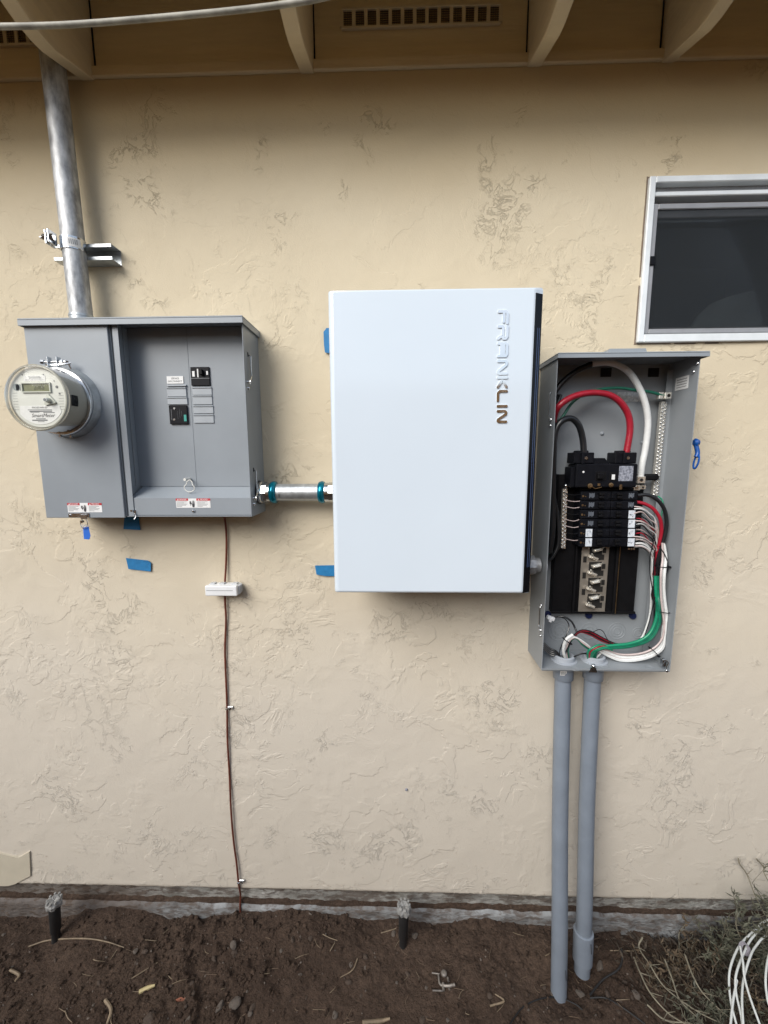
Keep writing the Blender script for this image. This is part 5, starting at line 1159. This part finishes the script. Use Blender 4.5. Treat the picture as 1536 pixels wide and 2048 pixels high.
scatter(15000, .0012, .0085, (-1.6, 1.4), (-.5, .0), SOIL, 'soil_crumbs', 'fine brown soil crumbs and gravel strewn over the ground', 3)
scatter(1200, .001, .004, (-1.6, 1.4), (-.5, .0), STONE2, 'pale_grit', 'pale grit sprinkled over the brown soil', 4)
# twigs
def twig(pts, r, m, label, group=None, name='twig'):
    P = []
    for px, py in pts:
        p = atz(px, py, .004); z = gz(p[0], p[1])+.004; P.append(atz(px, py, z))
    mb = MB(); mb.tube(P, [r, r, r*.6], 6, sub=4); o = mb.build(name, m); tag(o, label, 'twig', group)
twig([(57, 1893), (100, 1880), (170, 1877), (215, 1884), (248, 1895)], .0022, STRAW, 'long curved straw-coloured twig in front of the left sprinkler')
twig([(210, 2000), (222, 2020), (214, 2048)], .0045, STRAW, 'forked pale root standing out at the bottom edge left of centre')
twig([(263, 1957), (315, 1925)], .0016, STRAW, 'thin straight straw beside the yellow wood chip')
twig([(278, 1984), (295, 1976), (310, 1970)], .0055, mat('yellow_chip', (.50, .42, .22), .7), 'pale yellow split wood chip on the soil', name='wood_chip')
twig([(20, 1940), (38, 1950), (30, 1962)], .004, STRAW, 'pale bent root piece near the left edge')
twig([(660, 1902), (670, 1885)], .0016, STRAW, 'short upright straw left of the middle sprinkler')
twig([(762, 1866), (792, 1857)], .0016, STRAW, 'short straw touching the middle sprinkler')
twig([(715, 1917), (705, 1940), (680, 1955)], .0017, STRAW, 'crooked thin twig left of the middle sprinkler')
twig([(725, 2045), (760, 2042), (780, 2037)], .005, STRAW, 'thick straw stalk at the bottom edge near the middle')
twig([(980, 2012), (1008, 2002), (990, 1988)], .0026, STRAW, 'bent straw stalk right of the half-buried metal bracket')
twig([(1220, 1901), (1268, 1902)], .0016, STRAW, 'thin reddish straw by the foot of the coupled conduit')
tg_ = 'loose thin twigs scattered on the soil'; tg2 = 'loose straws scattered on the soil'
for k in range(70):
    px, py = g.uniform(0, 1300), 1862+186*g.random(); L = g.uniform(10, 34); a = g.uniform(-1.2, 1.2)+math.pi/2*(g.random() < .4)
    st_ = k % 2
    twig([(px, py), (px+L*.5*math.cos(a)+g.uniform(-4, 4), py+L*.5*math.sin(a)), (px+L*math.cos(a), py+L*math.sin(a)*.8)], g.uniform(.0005, .0012), STRAW if st_ else TWIG, 'thin pale straw lying loose on the soil' if st_ else 'thin dark twig lying loose on the soil', tg2 if st_ else tg_)
# orange leaf
p = atz(362, 1995, .006); mb = MB(); o_ = [(0, 0), (.012, .006), (.022, .003), (.030, .009), (.026, -.004), (.034, -.010), (.020, -.010), (.010, -.014), (.004, -.008)]
mb.prism([(p[0]-.016+u, p[1]+v) for u, v in o_], gz(p[0], p[1])+.004, gz(p[0], p[1])+.0055, 'Z'); o = mb.build('dry_leaf', LEAFO); tag(o, 'crumpled rust-orange dry leaf on the soil', 'leaf')
# half buried metal bracket
hb = thing('metal_bracket', 'small soiled metal bracket with two bolts half buried in the soil', 'bracket', tuple(atz(885, 1965, .01)))
def G3(px, py, h=.008): p = atz(px, py, h); return atz(px, py, gz(p[0], p[1])+h)
mb = MB(); mb.tube([G3(877, 1950), G3(879, 1966), G3(884, 1972)], .003, 7); mb.tube([G3(884, 1971), G3(897, 1972), G3(910, 1969)], .004, 7); mb.tube([G3(886, 1966), G3(887, 1982)], .004, 7); mb.tube([G3(895, 1955), G3(897, 1963)], .003, 7); mb.build('arm', RUSTM, hb)
mb = MB(); mb.tube([G3(864, 1946), G3(879, 1948)], .0022, 7); mb.tube([G3(865, 1981), G3(886, 1982)], .0024, 7); mb.lathe(G3(888, 1948), (0, 0, .006), [(0, .009), (.7, .009), (1, .005)], 12); mb.lathe(G3(908, 1969, .012), (0, -.003, .003), [(0, .004), (1, .003)], 8); mb.build('bolt', RUSTM, hb)
# black drip tubing
def gtube(pts, r, m, name, label, cat, h=.004):
    mb = MB(); mb.tube([G3(a, b, h) for a, b in pts], r, 8, sub=6); o = mb.build(name, m); tag(o, label, cat)
gtube([(1020, 2048), (1045, 2015), (1080, 1998), (1115, 1995), (1150, 2008), (1165, 2020)], .0018, RUBBER, 'drip_tube', 'thin black drip tube looping round the foot of the left conduit', 'tube')
gtube([(1180, 1996), (1210, 1996), (1245, 2015), (1290, 2048)], .0022, RUBBER, 'drip_tube', 'thin black tube running toward the bottom right corner', 'tube')
gtube([(1180, 1990), (1205, 1960), (1235, 1940), (1244, 1920), (1243, 1898)], .0028, RUBBER, 'drip_tube', 'black tube climbing from between the conduits toward the foundation', 'tube', .008)

# ------------------------------------------------------------------ weeds at the right
def leaf_quad(mb, p, d, L, w, g_):
    d = Vector(d).normalized(); s = d.cross(Vector((g_.uniform(-1, 1), g_.uniform(-1, 1), g_.uniform(-.3, 1)))).normalized()*w; up = d.cross(s).normalized()*w*.5
    p = Vector(p); a = mb.bm.verts.new(p); b = mb.bm.verts.new(p+d*L*.5+s+up); c = mb.bm.verts.new(p+d*L); e = mb.bm.verts.new(p+d*L*.5-s+up); f = mb.bm.faces.new((a, b, c, e))
def weed(name, label, cx, cy, n, spread, hgt, lean, seed, leaves, r=.0016, lm=None, reach=1.0, ybias=0, root=.06):
    g_ = random.Random(seed); z = gz(cx, cy); t_ = thing(name, label, 'plant', (cx, cy, z)); mb = MB(); lf = MB(); nl_ = 0
    for k in range(n):
        x, y = cx+g_.uniform(-root, root)*1.6, cy+g_.uniform(-root, root)*.6; zz = gz(x, min(y, -.005)) if y < 0 else 0
        h_ = hgt*g_.uniform(.45, 1.1); dx = lean+g_.uniform(-spread, spread); dy = g_.uniform(-spread, spread)*.5+ybias
        P = [np.array([x, y, zz])]; 
        for q in range(1, 5):
            f = q/4; P.append(np.array([x+dx*h_*f**1.3+g_.uniform(-.008, .008), min(-.006, y+dy*h_*f+g_.uniform(-.006, .006)), zz+h_*f*(1-.25*f*abs(dx))]))
        mb.tube(P, [r*1.3, r, r*.5], 5, sub=3)
        for q in range(1, 5):
            if g_.random() < .75:   # side branch
                b0 = P[q]; dd = np.array([g_.uniform(-1, 1), g_.uniform(-.7, .3), g_.uniform(.1, 1)]); e_ = b0+dd*h_*.22; e_[1] = min(e_[1], -.006); mb.tube([b0, (b0+e_)/2+np.array([0, 0, .004]), e_], [r*.6, r*.4, r*.25], 4, sub=2)
                for _ in range(leaves):
                    pp = b0+(e_-b0)*g_.random(); leaf_quad(lf, pp, (g_.uniform(-1, 1), g_.uniform(-1, .5), g_.uniform(-.3, 1)), g_.uniform(.008, .022), g_.uniform(.0012, .0035), g_); nl_ += 1
            for _ in range(leaves):
                f = g_.random(); pp = P[q-1]+(P[q]-P[q-1])*f; leaf_quad(lf, pp, (g_.uniform(-1, 1), g_.uniform(-1, .5), g_.uniform(-.1, 1)), g_.uniform(.010, .030), g_.uniform(.0018, .005), g_); nl_ += 1
    mb.build('stems', STEM, t_); lf.build('leaves', lm or LEAFG, t_)
weed('leafy_weed', 'grey-green leafy weed leaning against the wall at the right edge', 1.22, -.10, 34, .30, .30, -.16, 1, 9)
weed('leafy_weed', 'greenish weed just left of the white cable coil with upright stems', 1.11, -.10, 20, .35, .18, -.25, 2, 7)
weed('dry_weed', 'dry brown weed with bent stems by the foundation at the right', 1.02, -.08, 16, .7, .12, -.2, 3, 4, lm=LEAFB)
weed('dry_weed', 'dry sprawling weed right of the coupled conduit, low to the soil', .86, -.13, 16, .9, .10, -.1, 4, 3, r=.0011, lm=LEAFB)
weed('dry_weed', 'tangled dry weed at the bottom edge left of the cable coil', .93, -.24, 18, .9, .11, -.25, 5, 3, r=.0013, lm=LEAFG)
weed('dry_weed', 'dead brown weed under the white cable coil', 1.10, -.22, 16, .8, .10, -.1, 6, 4, lm=LEAFB)
# long dead stems sweeping down left
g2 = random.Random(9)
for k, pts in enumerate(([(1268, 1915, .03), (1280, 1945, .05), (1300, 1985, .06), (1335, 2025, .06), (1370, 2048, .05)], [(1285, 1875, .06), (1278, 1895, .05), (1300, 1930, .06), (1330, 1975, .06), (1390, 2020, .06), (1440, 2046, .05)],
                         [(1370, 1910, .07), (1385, 1950, .08), (1405, 1985, .07), (1440, 2020, .06)], [(1452, 1840, .08), (1450, 1860, .08), (1462, 1885, .07), (1480, 1915, .06)], [(1468, 1812, .10), (1472, 1850, .09), (1485, 1885, .07), (1500, 1920, .06)],
                         [(1330, 1920, .05), (1345, 1960, .06), (1360, 2000, .06), (1400, 2040, .05)], [(1295, 2010, .04), (1330, 2040, .05), (1380, 2046, .05)], [(1448, 1683, .30), (1466, 1712, .28), (1488, 1742, .24), (1510, 1790, .2), (1530, 1830, .15)], [(1488, 1690, .30), (1510, 1715, .27), (1530, 1750, .25), (1560, 1800, .2)])):
    mb = MB(); P = [atz(a, b, z) for a, b, z in pts]; P = [np.array([q[0], min(q[1], -.02), q[2]]) for q in P]; mb.tube(P, [.0024, .002, .0012], 6, sub=5)
    for q in P[1:]:
        for _ in range(2): e_ = q+np.array([g2.uniform(-.03, .03), g2.uniform(-.02, .0), g2.uniform(.0, .03)]); mb.tube([q, (q+e_)/2, e_], [.0012, .0008, .0005], 4, sub=2)
    o = mb.build('dead_stem', mat('pale_dead_stem', (.21, .19, .14), .8, var=.3, vscale=40) if k == 0 else bpy.data.materials['pale_dead_stem'])
    tag(o, 'long pale dead stem sprawling among the weeds at the lower right', 'stem', 'long dead stems at the lower right')
# leaf litter: dark brown flakes and needles under the weeds
lt = MB(); g3 = random.Random(12)
for _ in range(9000):
    x = g3.uniform(.72, 1.75); y = -.42*g3.random()**1.1-.004
    if x < .95 and g3.random() > (x-.68)/.27: continue
    z = gz(x, y)+g3.random()**1.3*(.03+.20*max(0, x-.86))*min(1, (x-.68)/.3); leaf_quad(lt, (x, y, z), (g3.uniform(-1, .3), g3.uniform(-1, 1), g3.uniform(-.5, .6)), g3.uniform(.012, .035), g3.uniform(.001, .0045), g3)
o = lt.build('leaf_litter', mat('litter', (.018, .013, .010), .85, col2=(.085, .065, .046), vscale=40)); o['kind'] = 'stuff'; o['label'] = 'dark brown leaf litter matted under the weeds at the lower right'; o['category'] = 'leaf litter'

# ------------------------------------------------------------------ white cable coil
coil = thing('cable_coil', 'loose coil of white cable lying on the weeds in the bottom right corner', 'cable', tuple(atz(1520, 1980, .05)))
def coilstrand(pts):
    mb = MB(); mb.tube([atz(a, b, z) for a, b, z in pts], .0028, 8, sub=7); mb.build('strand', COAX, coil)
coilstrand([(1600, 1826, .12), (1536, 1840, .13), (1512, 1858, .13), (1480, 1890, .13), (1462, 1930, .13), (1458, 1965, .12), (1463, 2010, .11), (1476, 2060, .10)])
coilstrand([(1600, 1838, .12), (1536, 1850, .125), (1505, 1875, .13), (1486, 1910, .13), (1472, 1950, .13), (1472, 1985, .12), (1482, 2030, .11), (1486, 2060, .10)])
coilstrand([(1620, 1850, .12), (1540, 1868, .13), (1512, 1892, .13), (1498, 1920, .13), (1487, 1960, .12), (1484, 2000, .12), (1487, 2060, .11)])
coilstrand([(1480, 1893, .14), (1486, 1925, .14), (1489, 1955, .13), (1500, 1995, .12), (1520, 2050, .11)])
coilstrand([(1474, 1960, .125), (1468, 1990, .12), (1464, 2020, .11), (1460, 2060, .10)])
coilstrand([(1560, 1880, .15), (1540, 1905, .15), (1532, 1945, .15), (1533, 1985, .14), (1545, 2020, .13), (1600, 2060, .12)])
coilstrand([(1600, 1826, .12), (1640, 1860, .11), (1660, 1930, .10), (1650, 2010, .10), (1600, 2070, .10), (1476, 2060, .10)])
mb = MB(); c = atz(1487, 1895, .135); 
for k in range(3): mb.tube([c+np.array([.012*math.cos(a)+.004*k, .006*math.sin(a), .012*math.sin(a)-.004*k]) for a in np.linspace(0, 2*math.pi, 10, endpoint=False)], .0018, 6, closed=True)
mb.build('wrap', mat('grey_wrap', (.25, .24, .27), .5), coil)

# ------------------------------------------------------------------ fence behind the photographer (seen only in reflections, shades the low sky)
mb = MB(); x = -9.0; g4 = random.Random(4)
while x < 9:
    w_ = .14; mb.box(x, x+w_-.006, -3.42, -3.40, .02, 2.30+g4.uniform(-.008, .008), .003); x += w_
mb.box(-9, 9, -3.399, -3.36, .4, .49); mb.box(-9, 9, -3.399, -3.36, 1.6, 1.69)
fn = mb.build('board_fence', FENCE); tag(fn, 'tall brown board fence across the yard, mirrored in the chrome lettering', 'fence')
